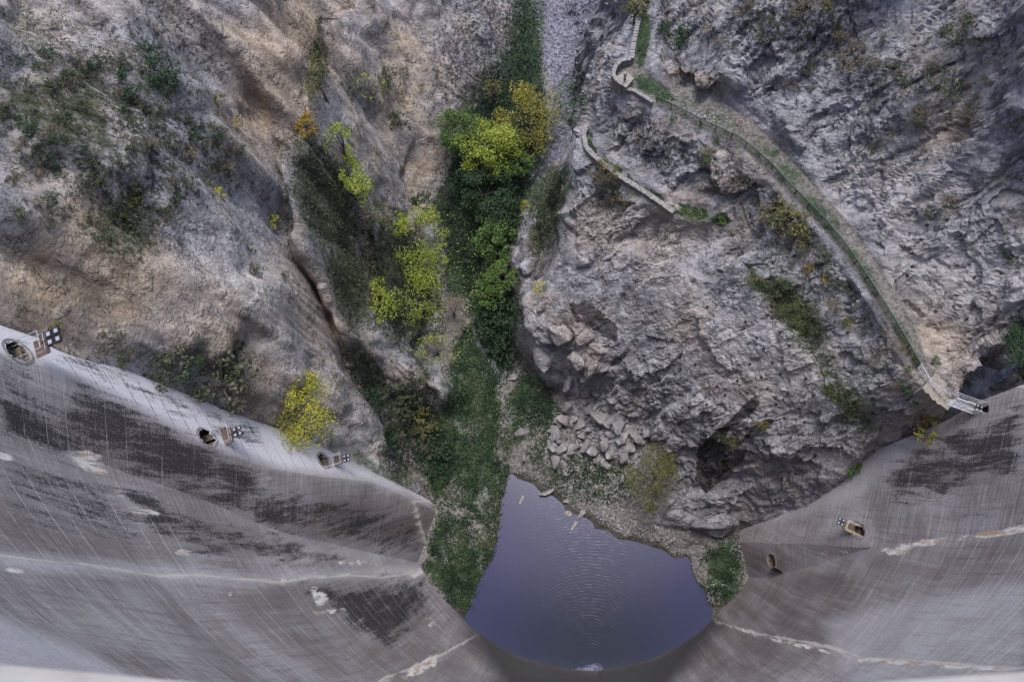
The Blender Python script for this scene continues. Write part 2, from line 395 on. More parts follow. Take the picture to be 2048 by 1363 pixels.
W([(p[0]-14, p[1]-3, p[2]+8) for p in CLw[:7]]); W([(p[0]+16, p[1]-3, p[2]+8) for p in CRw[:6]])
# left face above the dam contact
for q in [(0,500,65),(0,400,65),(0,200,64),(0,0,62),(-250,0,74),(-250,300,76),(-250,550,76),
          (120,600,61),(120,400,62),(130,150,61),(125,0,60),(250,600,55),(250,450,56),(250,250,58),(250,100,57),(260,0,56),
          (370,700,48),(370,550,50),(370,350,53),(370,150,53),(370,0,52),(480,740,41),(480,600,44),(470,430,46.5),(460,250,48),(480,100,47),(490,0,46),
          (560,800,33),(560,680,36),(550,560,38.5),(520,420,43),(520,150,45),(600,0,37),(640,840,22),(650,760,25),(700,860,16),(740,920,10),
          (570,80,40),(0,-180,62),(300,-180,56),(600,-180,36)]:
    P3([q])
P3([(820,955,2.5),(795,925,6),(760,860,11),(722,780,17),(690,710,21.5),(660,645,26),(638,590,29.5),(610,520,33),(590,460,36),(572,400,38),(556,340,39.5),(540,265,40.5),(585,232,39.5),(612,200,38.5),(622,130,36.5),(642,65,34),(697,8,28),(720,-60,26)])
# terrace with brambles behind the rim
P3([(552,270,33.5),(566,340,32),(583,405,30),(603,465,27),(623,525,24),(652,595,20),(675,650,16.5),(706,715,13),(737,785,9),(775,865,6),(812,930,2.5)])
for q in [(620,300,31),(640,400,27),(670,480,24),(700,560,20),(725,640,16)]: P3([q])
P3([(605,245,33),(650,285,31),(695,335,26.5),(735,400,22.5),(738,470,20.5),(748,560,17.5),(768,640,14),(792,715,11.5),(835,738,10),(880,760,8.5),(902,790,6)])
P3([(760,770,6.5),(800,850,3.5),(835,905,2.2),(860,960,1.3)]); P3([(800,760,9),(845,790,6),(880,830,2.5)])
# foot of the terrace, then the floor
P3([(742,385,16),(752,430,14),(752,500,12),(762,580,10),(782,650,8),(806,705,6.5),(850,725,5),(905,770,2.2),(915,810,1.2)])
for q in [(800,470,9),(810,560,8),(840,640,5.5),(830,430,7),(870,700,3)]: P3([q])
# cave under the orange nose and the far cliff
for q in [(668,45,24.5),(652,110,22),(640,165,21),(634,212,22),(672,150,19.5),(668,240,19)]: P3([q])
for y_, x0_, z0_ in [(-60,1052,1.5),(5,1040,1.5),(110,1005,1.5),(220,955,1.7),(320,898,1.7),(390,868,2.)]:
    r = []
    for x_ in (x0_, x0_-45, x0_-100, x0_-170, x0_-240, x0_-320):
        if x_ > 705+max(0, y_-200)*.35: r.append((x_, y_+(x0_-x_)*.03, z0_+(x0_-x_)*.074*(1-.0004*(x0_-x_))))
    P3(r, False)
# floor, far to near
for q in [(1150,-150,5),(1100,-60,2.5),(1250,-60,9),(1080,40,1.8),(1060,150,1.5),(1150,60,3.5),(1230,40,8),(1140,180,3.5),(1180,150,7),(1000,220,1.3),(1060,300,1.5),(1110,260,3.2),
          (950,330,1.2),(1000,400,1.2),(1060,370,2),(900,450,1.6),(960,480,1),(930,550,1),(1000,560,1.2),(940,620,1),(990,650,1.5),(930,700,1),(1000,700,.7),
          (1040,760,1),(960,800,1.1),(1000,850,1),(1080,800,1.3),(930,880,1.2),(880,900,1.6),(870,1000,1.2),(900,1000,.9),(960,930,.8),(1000,900,.6),
          (880,1060,1),(875,1130,.9),(900,1180,.7),(950,1050,.7),(920,1120,.8),(1060,900,.9),(1120,860,1.2),(1180,920,1.6),(1120,960,.8),(1200,1000,1),(1250,930,2.2)]: P3([q])
# shoreline and pool bed
SHORE = [(936,1232),(948,1205),(965,1150),(985,1118),(993,1100),(1005,1040),(1003,1030),(1010,1000),(1020,975),(1016,950),(1028,950),(1040,962),(1070,972),(1085,988),(1110,996),(1128,1012),(1135,1030),(1160,1032),(1185,1045),(1190,1058),(1215,1062),(1235,1080),(1262,1082),(1290,1090),(1325,1102),(1345,1118),(1375,1112),(1385,1132),(1392,1165),(1410,1180),(1418,1215),(1416,1238)]
sid = P3([(x, y, 0) for x, y in SHORE])
cxs, cys = 1190, 1130
P3([(x+(cxs-x)*.07, y+(cys-y)*.07, -.7) for x, y in SHORE]); P3([(1100,1080,-1.6)]); P3([(1200,1150,-2)]); P3([(1180,1250,-2)]); P3([(1050,1200,-1.6)]); P3([(1320,1200,-1.6)])
W([(-18,-6,-1.5),(-8,-12,-2),(2,-14,-2),(14,-11,-2),(22,-5,-1.5),(-30,0,3),(30,0,3),(0,-30,-2),(-60,-20,40),(60,-20,40)])
for q in [(1400,1130,.9),(1440,1110,1.3),(1450,1170,.9),(1478,1140,1.2),(1470,1085,1.6),(1300,1060,1.0),(1370,1095,.8),(1260,1050,.8),(1330,1040,2)]: P3([q])
# right spur, lower rim (floor side foot then rim)
P3([(1262,-40,9),(1235,40,8.5),(1200,80,6),(1178,140,5),(1165,200,4),(1150,270,3),(1120,320,2.4),(1070,395,2),(1035,450,1.6),(1018,500,1.3),(1022,540,1.2),(1045,575,1.8),(1030,615,1.3),(1028,680,1),(1050,735,.9),(1090,780,1),(1125,805,1.2)])
P3([(1296,5,37),(1258,75,34.5),(1218,112,31),(1196,165,29),(1180,225,28.6),(1150,262,28.4),(1140,310,27.4),(1126,370,25.6),(1112,430,23.2),(1120,490,21.2),(1104,560,17.8),(1070,585,16.4),(1052,610,15.4),(1043,650,14),(1056,700,12),(1088,740,9.5),(1135,775,6.6),(1150,830,2.8)])
P3([(1112,352,9),(1082,408,8),(1050,460,7),(1036,508,5.5),(1062,555,5)],False); P3([(1104,420,9.5)]); P3([(1090,500,8)])
# upper path: outer edge (rail) and inner edge
RAIL = [(1313,203,36),(1352,222,36.3),(1395,245,36.5),(1438,265,36.7),(1476,283,36.8),(1505,305,37),(1535,332,37.1),(1572,372,37.3),(1612,412,37.5),(1650,452,37.7),(1688,498,38),(1722,548,38.3),(1750,592,38.6),(1778,637,38.9),(1806,684,39.2),(1833,733,39.5)]
outer = [(1288,22,38),(1270,70,37),(1262,120,36),(1232,142,35.8),(1228,165,35.8),(1250,187,35.8)]+[(x-6, y+4, z-.15) for x, y, z in RAIL]+[(1862,775,39.6),(1905,800,39.7)]
inner = [(1302,25,38.2),(1302,60,37.2),(1294,110,36.2),(1285,140,36),(1315,165,36.1),(1345,185,36.3),(1400,195,36.6),(1440,213,36.8),(1480,240,37),(1530,285,37.1),(1580,335,37.3),(1630,390,37.6),(1680,445,37.9),(1725,505,38.2),(1762,562,38.5),(1795,620,38.9),(1825,680,39.3),(1860,735,39.6),(1925,790,39.8)]
inner = [q_ if k_ < 6 or k_ > 16 else (q_[0]+12, q_[1]-9, q_[2]) for k_, q_ in enumerate(inner)]
P3(outer); P3(inner)
# below the rail
P3([(1270,78,36),(1256,125,35),(1222,148,34.5),(1218,180,34.6),(1242,200,34.8),(1298,222,35.2),(1340,244,35.4),(1385,268,35.5),(1428,290,35.6),(1466,312,35.8)])
for q in [(1500,350,35.6),(1560,410,35.9),(1610,470,36.1),(1660,540,36.4),(1700,610,36.9),(1745,680,37.3),(1790,750,37.9),(1830,800,38.4),
          (1300,300,32.5),(1380,340,32.5),(1430,390,32),(1235,285,31),(1240,240,33)]: P3([q])
# lower path
LPZ = 29.0
P3([(1172,266,28.8),(1170,292,28.8),(1196,325,28.9),(1240,360,29),(1290,396,29),(1335,425,29.1),(1365,440,29.1),(1425,445,29.4)])
P3([(1186,268,29),(1188,292,29),(1212,315,29.1),(1260,350,29.2),(1310,385,29.2),(1355,405,29.3),(1415,420,29.6)])
P3([(1197,262,29.8),(1203,288,29.8),(1228,306,29.9),(1272,336,30.1),(1322,370,30.2),(1367,390,30.4),(1422,406,30.8)])
for q in [(1162,312,28.2),(1185,345,28),(1230,380,28.1),(1280,415,28.1),(1330,445,28.3)]: P3([q])
# fissure gully
P3([(1440,465,29.2),(1475,510,29.2),(1512,545,29.4),(1545,590,29.8),(1590,640,30.2),(1625,690,30.6),(1660,745,31),(1700,800,31.4),(1735,850,31),(1760,880,30)])
P3([(1465,450,30.8),(1498,492,31),(1538,530,31.4),(1575,580,31.8),(1615,630,32.3),(1650,680,32.8),(1686,735,33.3),(1735,800,33.6),(1785,845,33.4)])
P3([(1430,500,29.5),(1470,535,29.6),(1500,570,29.8),(1532,615,30),(1572,665,30.4),(1610,718,30.8),(1645,775,31),(1680,825,30.6)])
# massif interior
for q in [(1118,430,23.5),(1150,400,25.8),(1200,450,25),(1300,500,25.8),(1380,500,27),(1130,500,21.5),(1200,560,20.7),(1300,600,21.5),(1400,600,24.8),(1480,640,26.8),
          (1100,640,15.3),(1160,610,18),(1180,680,15.2),(1210,640,17.6),(1240,700,16),(1280,680,18),(1380,700,20.5),(1480,740,23),(1560,760,26),(1130,700,13),(1180,740,12),(1150,800,5.5),(1210,780,10.5),(1280,780,13.5),
          (1220,840,6),(1300,840,10.5),(1380,820,15),(1330,900,8),(1280,890,4.2),(1460,820,19),(1540,840,21.8),(1620,860,24.8),(1400,890,11.5),(1480,910,15),(1560,920,18.2),(1640,930,21),(1350,960,4.2),(1420,980,7.4),(1500,990,9.4),(1580,980,13.2),
          (1310,1000,2.2),(1340,1020,3),(1400,1020,4.4),(1450,1040,4.2),(1400,1060,2.4),(1340,1060,2.0),(1440,1075,2.0)]: P3([q])
# right cliff above the path
P3([(1314,20,38.6),(1318,70,37.8),(1308,120,36.8),(1300,140,36.5),(1325,158,36.8),(1342,170,37)],False)
for q in [(1360,178,36.4),(1395,178,36.6),(1430,188,36.9),(1350,156,36.4),(1388,150,36.6),(1428,164,36.9),(1352,136,36.8),(1390,128,37),(1430,142,37.3),(1475,196,38)]: P3([q])
def cliff_z(px, py):
    d = min(math.hypot(px-x-(x2-x)*t_, py-y-(y2-y)*t_) for (x, y, z), (x2, y2, z2) in zip(inner[:-1], inner[1:]) for t_ in np.linspace(0, 1, 6))
    return 37+.7*(py > 500)+.0355*d
for x_, y_ in [(1310,-60),(1400,-60),(1560,-60),(1750,-60),(1950,-60),(2200,-60),(1340,60),(1400,60),(1350,110),(1420,110),(1500,100),(1600,60),(1750,60),(1900,60),(2047,60),(1850,-200),(1500,-200),(2300,100),(2300,300),(1250,-200),
          (1500,200),(1570,260),(1560,180),(1680,180),(1820,180),(1960,180),(1600,320),(1680,320),(1800,320),(1930,320),(2047,300),(2250,300),
          (1700,430),(1780,430),(1900,430),(2047,430),(1760,520),(1840,520),(1940,540),(2047,560),(1820,610),(1900,620),(2000,630),(1860,690),(1930,690),(1990,680),(2047,640),(2250,550)]:
    P3([(x_, y_, cliff_z(x_, y_)+1.3*math.sin(x_*.013+y_*.021))])
P3([(1900,745,40.5)])
P3([(1935,765,39),(1975,742,39),(2010,715,40),(2047,690,41),(2200,620,44)])
P3([(1940,778,30),(1980,756,28),(2015,738,27),(2060,715,27)])
P3([(1960,792,29),(2000,775,27),(2047,752,26),(2100,730,26)])
# country outside the picture
W([(-95,20,105),(-110,70,108),(-105,120,100),(-85,160,90),(-55,175,75),(-35,190,55),(-90,-20,110),(10,200,14),(-10,190,8),(40,190,50),(75,150,78),(90,110,88),(80,70,92),(85,30,100),(90,-10,110),(-16,150,4),(4,150,6),(-45,150,48),(45,140,52),
   (130,200,110),(-150,200,120),(140,-40,120),(-150,-40,120),(130,60,118),(-150,60,120)])

pts = np.array(pts)
def build_tin():
    co = [Vector((float(p[0]), float(p[1]))) for p in pts]
    vo, eo, fo, ov, oe, of = delaunay_2d_cdt(co, cons, [], 0, 1e-4)
    z = np.zeros(len(vo)); XY = np.array([(v.x, v.y) for v in vo])
    bad = 0
    for i, o in enumerate(ov):
        if o: z[i] = pts[o[0], 2]
        else:
            bad += 1; d = ((pts[:, :2]-XY[i])**2).sum(1); k = np.argsort(d)[:3]; w = 1/(d[k]+.01); z[i] = (pts[k, 2]*w).sum()/w.sum()
            print('crossing near px', project(np.array([[XY[i, 0], XY[i, 1], z[i]]]))[0][:2].round(), [tuple(pts[j].round(1)) for j in k[:2]])
    return XY, z, [tuple(f) for f in fo]
TXY, TZ, TF = build_tin()

STEP = 2.9; ZP = 30.0
gi = np.arange(-330, 2400, STEP); gj = np.arange(-330, 1420, STEP)
GX, GY = np.meshgrid(gi, gj); nj, ni = GX.shape
Mx = RM @ np.array([GX.ravel()-CX, -(GY.ravel()-CY), np.full(GX.size, -F)])
tt = (ZP-H)/Mx[2]; X = (Mx[0]*tt).reshape(nj, ni); Y = (Mx[1]*tt).reshape(nj, ni)
Zg = np.full((nj, ni), 50.0)
gp = project(np.c_[TXY, np.full(len(TXY), ZP)])       # the grid is regular on the plane z = ZP
far = ((TXY - 0)**2).sum(1) > 0
for f in TF:
    a, b, c = f
    q = gp[[a, b, c]]
    if (q[:, 2] < 1).any(): continue
    i0 = max(0, int((q[:, 0].min()-gi[0])/STEP)); i1 = min(ni-1, int((q[:, 0].max()-gi[0])/STEP)+1)
    j0 = max(0, int((q[:, 1].min()-gj[0])/STEP)); j1 = min(nj-1, int((q[:, 1].max()-gj[0])/STEP)+1)
    if i1 < i0 or j1 < j0: continue
    xs = X[j0:j1+1, i0:i1+1]; ys = Y[j0:j1+1, i0:i1+1]
    (x1, y1), (x2, y2), (x3, y3) = TXY[[a, b, c]]
    D = (y2-y3)*(x1-x3)+(x3-x2)*(y1-y3)
    if abs(D) < 1e-9: continue
    l1 = ((y2-y3)*(xs-x3)+(x3-x2)*(ys-y3))/D; l2 = ((y3-y1)*(xs-x3)+(x1-x3)*(ys-y3))/D; l3 = 1-l1-l2
    m = (l1 > -1e-5) & (l2 > -1e-5) & (l3 > -1e-5)
    sub = Zg[j0:j1+1, i0:i1+1]; sub[m] = (l1*TZ[a]+l2*TZ[b]+l3*TZ[c])[m]
def blur(A, r):
    for ax in (0, 1):
        n = A.shape[ax]; idx = np.arange(n); P_ = np.take(A, np.clip(np.arange(-r-1, n+r), 0, n-1), axis=ax); c = np.cumsum(P_, axis=ax)
        A = (np.take(c, idx+2*r+1, axis=ax)-np.take(c, idx, axis=ax))/(2*r+1)
    return A
def inpoly(x, y, poly):
    c = np.zeros(x.shape, bool); n = len(poly)
    for i in range(n):
        x1, y1 = poly[i][:2]; x2, y2 = poly[(i+1) % n][:2]
        if y1 == y2: continue
        c ^= ((y1 > y) != (y2 > y)) & (x < (x2-x1)*(y-y1)/(y2-y1)+x1)
    return c
pathpoly = [p for p in outer[:]]+[p for p in inner[::-1]]
pj = project(np.c_[X.ravel(), Y.ravel(), Zg.ravel()]); PX = pj[:, 0].reshape(nj, ni); PY = pj[:, 1].reshape(nj, ni)
def soft(poly, r=3):
    return blur(inpoly(PX, PY, poly).astype(float), r)
pathm = soft(pathpoly, 2)
lowpath = soft([(1172,266),(1170,292),(1196,325),(1240,360),(1290,396),(1335,425),(1425,445),(1415,420),(1355,405),(1310,385),(1260,350),(1212,315),(1188,292),(1186,268)], 1)
Zs = blur(blur(Zg, 3), 3); keep = np.clip(pathm*1.6+lowpath, 0, 1)
Zs = Zs*(1-keep)+blur(Zg, 1)*keep
Pb = np.c_[X.ravel(), Y.ravel(), Zs.ravel()]
def gnorm(Pg):
    du = np.gradient(Pg, axis=1); dv = np.gradient(Pg, axis=0); n = np.cross(dv, du); n /= np.linalg.norm(n, axis=2)[..., None]
    n *= np.sign(n[..., 2:3]+1e-9); return n
Zn = blur(Zs, 5); NRM = gnorm(np.dstack([X, Y, Zn]))
steep = np.clip((1-NRM[..., 2])*2.2, 0, 1)
lowz = np.clip((Zs-1.8)/3.0, 0, 1)
rockm = blur(np.clip(np.maximum(lowz, steep*.8), 0, 1), 2)*(1-keep)
pfade = np.clip(1-blur(blur((keep > .3).astype(float), 5), 5)*2.2, .12, 1); rockm = (rockm*pfade).ravel(); side = np.clip(Pb[:, 0]/6+.5, 0, 1)
def rot(P, ax, ay, az): return P @ np.array(Matrix.Rotation(ax, 3, 'X') @ Matrix.Rotation(ay, 3, 'Y') @ Matrix.Rotation(az, 3, 'Z')).T
PL = rot(Pb, .3, -.6, .75); PR = rot(Pb, .2, .7, -.6)
Q = PL*(1-side[:, None])+PR*side[:, None]*1.0
Q = np.where(side[:, None] > .5, PR, PL)
wob = np.c_[fbm(Pb, 5, 2, 3.), fbm(Pb, 5, 2, 9.), fbm(Pb, 5, 2, 31.)]*1.1
Qa = (Q+wob)*np.where(side[:, None] > .5, [[.5, 1.2, 1.0]], [[.6, .95, .8]])
big = fbm(Pb, 14, 3, 5.)*1.3
v1, e1 = facets(Qa, 5.5, 3.); v2, e2 = facets(Qa, 1.9, 8.); v3, e3 = facets(Q+wob*.5, .75, 21.)
rid = np.abs(fbm(Qa, 3.2, 4, 40.)); mic = fbm(Pb, 1.1, 4, 11.)
v0, e0 = facets((Q+wob)*[.6, 1., .9], 12., 77.)
gb = lambda a, k: blur(a.reshape(nj, ni), k).ravel()
sh_ = side; v1s = gb(v1, 1); v0s = gb(v0, 1); v2s = gb(v2, 1)
disp = big+1.9*(v0*sh_*.6+v0s*(1-sh_*.6))+1.2*(v1*sh_+v1s*(1-sh_))+.5*(v2*sh_+(v2*.5+v2s*.5)*(1-sh_))+v3*(.22-.03*sh_)-(1-np.clip(rid*3, 0, 1))*.35+mic*.15
smooth_zone = blur(np.clip(sum(soft(p, 6) for p in [
    [(0,430),(230,420),(470,360),(520,480),(420,640),(250,720),(0,640)], [(480,0),(700,0),(640,70),(600,230),(530,400),(450,300)], [(700,0),(1000,0),(900,300),(860,400),(740,380)], [(1130,480),(1420,500),(1500,640),(1300,720),(1120,640)], [(1700,0),(2048,0),(2048,300),(1800,250)],
    [(1320,730),(1560,560),(1760,760),(1780,860),(1480,860)]]), 0, 1), 3).ravel()
lf = 1-side*.0; sk = np.clip(steep.ravel()*1.1, 0, .85)*(1-side); disp = disp*(1-sk)+gb(disp, 1)*sk; disp = disp*(1-.45*smooth_zone)*np.where(side < .5, .8, 1.)
floor_d = fbm(Pb, 6, 3, 60.)*.25+fbm(Pb, 1.2, 3, 70.)*.10
DZ = disp*rockm+floor_d*(1-rockm)*(1-keep.ravel()*.8)
# keep the rock from swallowing the dam: fade along the contact lines
cw = np.array(CLw+CRw); dmin = np.full(len(Pb), 99.)
for arr in (CLw, CRw):
    for a, b in zip(arr[:-1], arr[1:]):
        a_, b_ = a[:2], b[:2]; ab = b_-a_; t_ = np.clip(((Pb[:, :2]-a_)@ab)/(ab@ab), 0, 1); dmin = np.minimum(dmin, np.hypot(*(Pb[:, :2]-a_-t_[:, None]*ab).T))
DZ = np.where(dmin < 3, DZ*(.35+.65*dmin/3), DZ)
shore_w = np.array([at(x, y, 0)[:2] for x, y in SHORE]); 
N3 = NRM.reshape(-1, 3)
PT = Pb+N3*DZ[:, None]
# the small cave beside the upper path: the rock above its floor leans out over it
q0 = project(Pb); cw_ = np.clip((Pb[:, 2]-37.2)/.9, 0, 1)*np.clip((42.2-Pb[:, 2])/2.4, 0, 1)*np.exp(-((q0[:, 0]-1390)/56)**4-((q0[:, 1]-122-(q0[:, 0]-1392)*.3)/42)**4)
dh = -Pb[:, :2]/np.linalg.norm(Pb[:, :2], axis=1)[:, None]; PT[:, :2] += dh*(cw_*2.3)[:, None]; PT[:, 2] -= cw_*.35
wet = (Pb[:, 2] < .02); PT[wet, 2] = np.minimum(PT[wet, 2], -.12)
# final image-plane coordinates decide which ground is bare, green, dark: kept on the surface as attributes
pj = project(PT); QX, QY = pj[:, 0], pj[:, 1]
def blob(lst):
    out = np.zeros(len(QX))
    for (x, y, rx, ry, a, s) in lst:
        c, s_ = math.cos(math.radians(a)), math.sin(math.radians(a)); dx, dy = QX-x, QY-y
        u = (dx*c+dy*s_)/rx; v = (-dx*s_+dy*c)/ry; out = np.maximum(out, s*np.exp(-(u*u+v*v)**1.5))
    return out
def spoly(poly, r=2):
    return blur(inpoly(QX, QY, poly).astype(float).reshape(nj, ni), r).ravel()
warm = blob([(180,560,260,160,10,.85),(820,150,120,180,10,.5),(560,130,110,240,15,1.),(520,180,60,160,10,1.),(800,200,100,250,10,.55),(100,560,200,120,20,.30),(430,640,240,130,20,.75),(640,700,80,220,-35,.6),(1390,170,70,30,10,.9),(1900,620,160,100,0,.35),(1900,300,200,100,0,.15),(820,330,70,90,0,.5),(1480,490,60,40,0,.2),(1560,950,90,50,0,.2)])
pale = blob([(430,490,190,80,40,.9),(600,700,60,200,-35,.7),(1560,720,190,110,30,.6),(1600,520,40,120,-35,.5),(1950,520,160,90,0,.7),(1800,400,180,80,30,.5),(1050,640,60,50,0,.4),(1700,900,120,70,0,.5),(220,300,220,100,10,.45),(1350,540,40,60,30,.4)])
dark = blob([(60,120,160,120,0,.5),(300,100,200,100,0,.7),(260,320,260,160,10,.75),(420,60,90,90,0,.5),(1620,60,170,90,10,.95),(1500,60,90,80,0,.5),(1760,180,220,120,20,.5),(950,120,120,180,0,.3),(1310,290,120,60,20,.75),(1440,370,50,60,0,.6),(1480,380,60,60,0,.4),(960,90,120,240,10,.8),(1950,60,120,90,0,.5)])  # far-cliff blob: real dark staining, deepened to stand in for the gorge's shade
veg = blob([(190,250,280,220,10,.62),(110,230,180,110,10,.8),(300,160,120,90,0,.6),(260,330,260,120,20,.40),(60,60,100,80,0,.5),(250,470,110,60,10,.8),(330,740,60,40,0,.6),(450,770,90,70,0,.7),(650,400,70,170,-20,1.),(700,560,50,130,-15,1.),(640,130,30,100,0,.7),(800,560,90,160,-10,1.),(740,760,40,90,-30,.9),(830,850,70,110,-20,.9),(780,180,60,60,0,.3),(770,170,40,90,0,.3),(1800,160,180,90,20,.35),(1400,60,100,60,0,.3),(1300,280,110,40,20,.35),(1590,460,70,80,0,.6),(1640,540,60,60,0,.5),(1590,620,50,110,-35,.9),(1690,800,40,120,-35,.7),(1090,450,35,100,15,.9),(1740,720,50,80,-30,.4),(1220,380,60,70,0,.5),(960,250,60,160,20,.9),(1300,70,40,50,0,.3),(1450,560,60,40,0,.3)])
grass = np.maximum.reduce([spoly([(885,800),(905,690),(930,640),(1000,660),(1040,730),(1120,800),(1110,860),(1030,880),(1012,930),(1022,950),(1014,1040),(1002,1118),(965,1215),(935,1245),(845,1140),(872,1020),(840,960),(850,880)], 7)*.60, spoly([(1030,-60),(1060,-60),(1075,60),(1095,150),(1110,330),(1060,400),(1020,450),(1010,540),(1040,640),(930,640),(880,480),(870,400),(905,320),(960,200),(1010,90)], 7)*.5,
    blob([(930,540,45,60,0,1.),(960,430,70,120,0,.8),(1000,620,60,60,0,.6),(1050,120,40,150,12,.75),(1100,380,50,80,40,.6),(1000,250,70,100,20,.85),(1140,200,50,100,20,.5),(1445,1140,45,75,0,.6),(1180,950,120,60,10,.42),(1100,900,60,40,0,.4),(1050,800,60,60,0,.8),(1090,840,60,40,0,.5)]),
    lowpath.ravel()*(.5+.5*fbm(Pb, 1.5, 3, 12.)), pathm.ravel()*blob([(1290,80,25,80,0,.75),(1310,175,60,25,30,.65),(1450,245,90,30,30,.40),(1560,330,120,40,45,.42),(1640,430,80,30,48,.5),(1730,550,100,22,58,.42),(1370,200,60,30,0,.35),(1810,680,70,22,58,.45)]), blob([(1580,600,40,90,-35,.30),(1440,440,25,18,0,.7)])])
grass = np.where(Pb[:, 2] < .06, grass*.5, grass)
scree = np.maximum(spoly([(1060,-100),(1300,-100),(1280,20),(1210,80),(1190,180),(1160,240),(1140,300),(1060,380),(1050,340),(1090,280),(1110,180),(1070,60)], 5)*(1-steep.ravel()*.6), 0)
soil = np.maximum.reduce([pathm.ravel()*.9, spoly([(1010,800),(1050,880),(1130,830),(1250,930),(1310,1010),(1320,1100),(1240,1085),(1130,1030),(1080,980),(1030,950),(1015,945)], 5)*.9, (lowz.ravel() < .4)*.55, blob([(1390,190,70,35,20,1.)])])
nog = spoly([(985,770),(1040,760),(1030,830),(1005,900),(1000,950),(985,900),(1000,830)], 4)*.25+blob([(975,1010,22,60,-10,.22),(905,1080,25,18,0,.3),(1020,760,20,30,20,.3),(905,1000,40,50,0,.30),(950,1060,30,40,0,.25),(940,860,30,30,0,.22),(1060,840,40,25,0,.25),(890,1120,30,20,0,.2)])
grass = np.clip(grass-nog, 0, 1)
stain = np.clip(sum(spoly(q_, 2) for q_ in [[(1508,787),(1534,797),(1500,830),(1455,862),(1438,857),(1470,825)], [(1535,830),(1560,835),(1545,852),(1500,880),(1488,870)], [(1395,880),(1440,858),(1500,890),(1490,920),(1430,960),(1420,1000),(1390,960)],
    [(1130,600),(1180,605),(1240,650),(1235,690),(1215,680),(1150,640)]]), 0, 1)
idx = np.arange(ni*nj).reshape(nj, ni)
quad = np.c_[idx[:-1, :-1].ravel(), idx[1:, :-1].ravel(), idx[1:, 1:].ravel(), idx[:-1, 1:].ravel()]
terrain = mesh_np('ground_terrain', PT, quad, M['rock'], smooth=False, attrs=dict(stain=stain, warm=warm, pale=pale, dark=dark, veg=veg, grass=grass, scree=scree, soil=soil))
tag(terrain, 'rocky walls and stony floor of the gorge below the dam', kind='structure')

# ------------------------------------------------------------------ water
def poly_obj(name, XYZ, mat):
    me = bpy.data.meshes.new(name); bm = bmesh.new(); vs_ = [bm.verts.new(p) for p in XYZ]; f = bm.faces.new(vs_)
    bmesh.ops.triangulate(bm, faces=[f]); bm.normal_update()
    for f in bm.faces:
        if f.normal.z < 0: f.normal_flip()
    bm.to_mesh(me); bm.free(); me.materials.append(mat); return link(name, me)
wp = [tuple(at(x+(x-cxs)*.03, y+(y-cys)*.03, 0)[:2])+(0.0,) for x, y in SHORE]
wp += [(24, -6, 0), (14, -13, 0), (2, -15, 0), (-10, -13, 0), (-20, -7, 0)]
tag(poly_obj('pool_water', wp, M['water']), 'dark violet pool with curved ripples at the foot of the dam', kind='structure')

# ------------------------------------------------------------------ dam
def jline(px):
    w = sorted([tuple(shell(*q)[[2, 0]]) for q in px]); a = [v[0] for v in w]; b = [v[1] for v in w]
    return a+[112], b+[b[-1]+(b[-1]-b[-2])/(a[-1]-a[-2]+1e-6)*(112-a[-1])]
JL = [jline([(850,1141),(700,1150),(600,1157),(400,1150),(200,1131),(0,1112),(-150,1098)]), jline([(958,1266),(900,1298),(840,1328),(775,1352),(700,1372)]), jline([(1432,1242),(1500,1262),(1560,1274),(1650,1290),(1850,1322),(2047,1333)])]
def uvw(P):
    z = P[:, 2]; zc = np.clip(z, 0, 109)
    xs = P[:, 0]
    L1, L2, R1 = (np.interp(zc, a, b) for a, b in JL)
    J = np.zeros(len(P))
    for i in range(len(P)):
        J[i] = np.interp(xs[i], [L1[i]-25, L1[i], L2[i], R1[i], R1[i]+25], [-.6, 1, 2, 4.0, 5.6])
    th = np.arctan2(xs-.9, (y0(zc)+Rz(zc)-P[:, 1])); u = th*Rz(zc)
    return np.c_[u, z, J]
def eblob(P, lst, pw=1.5):
    q = project(P); out = np.zeros(len(P))
    for (x, y, rx, ry, a, s) in lst:
        c, s_ = math.cos(math.radians(a)), math.sin(math.radians(a)); dx, dy = q[:, 0]-x, q[:, 1]-y
        u = (dx*c+dy*s_)/rx; v = (-dx*s_+dy*c)/ry; out = np.maximum(out, s*np.exp(-(u*u+v*v)**pw))
    return out
def epoly(P, polys, f=14.):
    """soft polygon masks: 1 inside, fading over about f photo pixels at the edge"""
    q = project(P); x, y = q[:, 0], q[:, 1]; out = np.zeros(len(P))
    for poly, s in polys:
        ins = inpoly(x, y, poly); d = np.full(len(P), 1e9)
        for (x1, y1), (x2, y2) in zip(poly, poly[1:]+poly[:1]):
            ex, ey = x2-x1, y2-y1; t_ = np.clip(((x-x1)*ex+(y-y1)*ey)/(ex*ex+ey*ey), 0, 1); d = np.minimum(d, np.hypot(x-x1-t_*ex, y-y1-t_*ey))
        sd = np.where(ins, d, -d); out = np.maximum(out, s*np.clip(sd/f+.5, 0, 1))
    return out
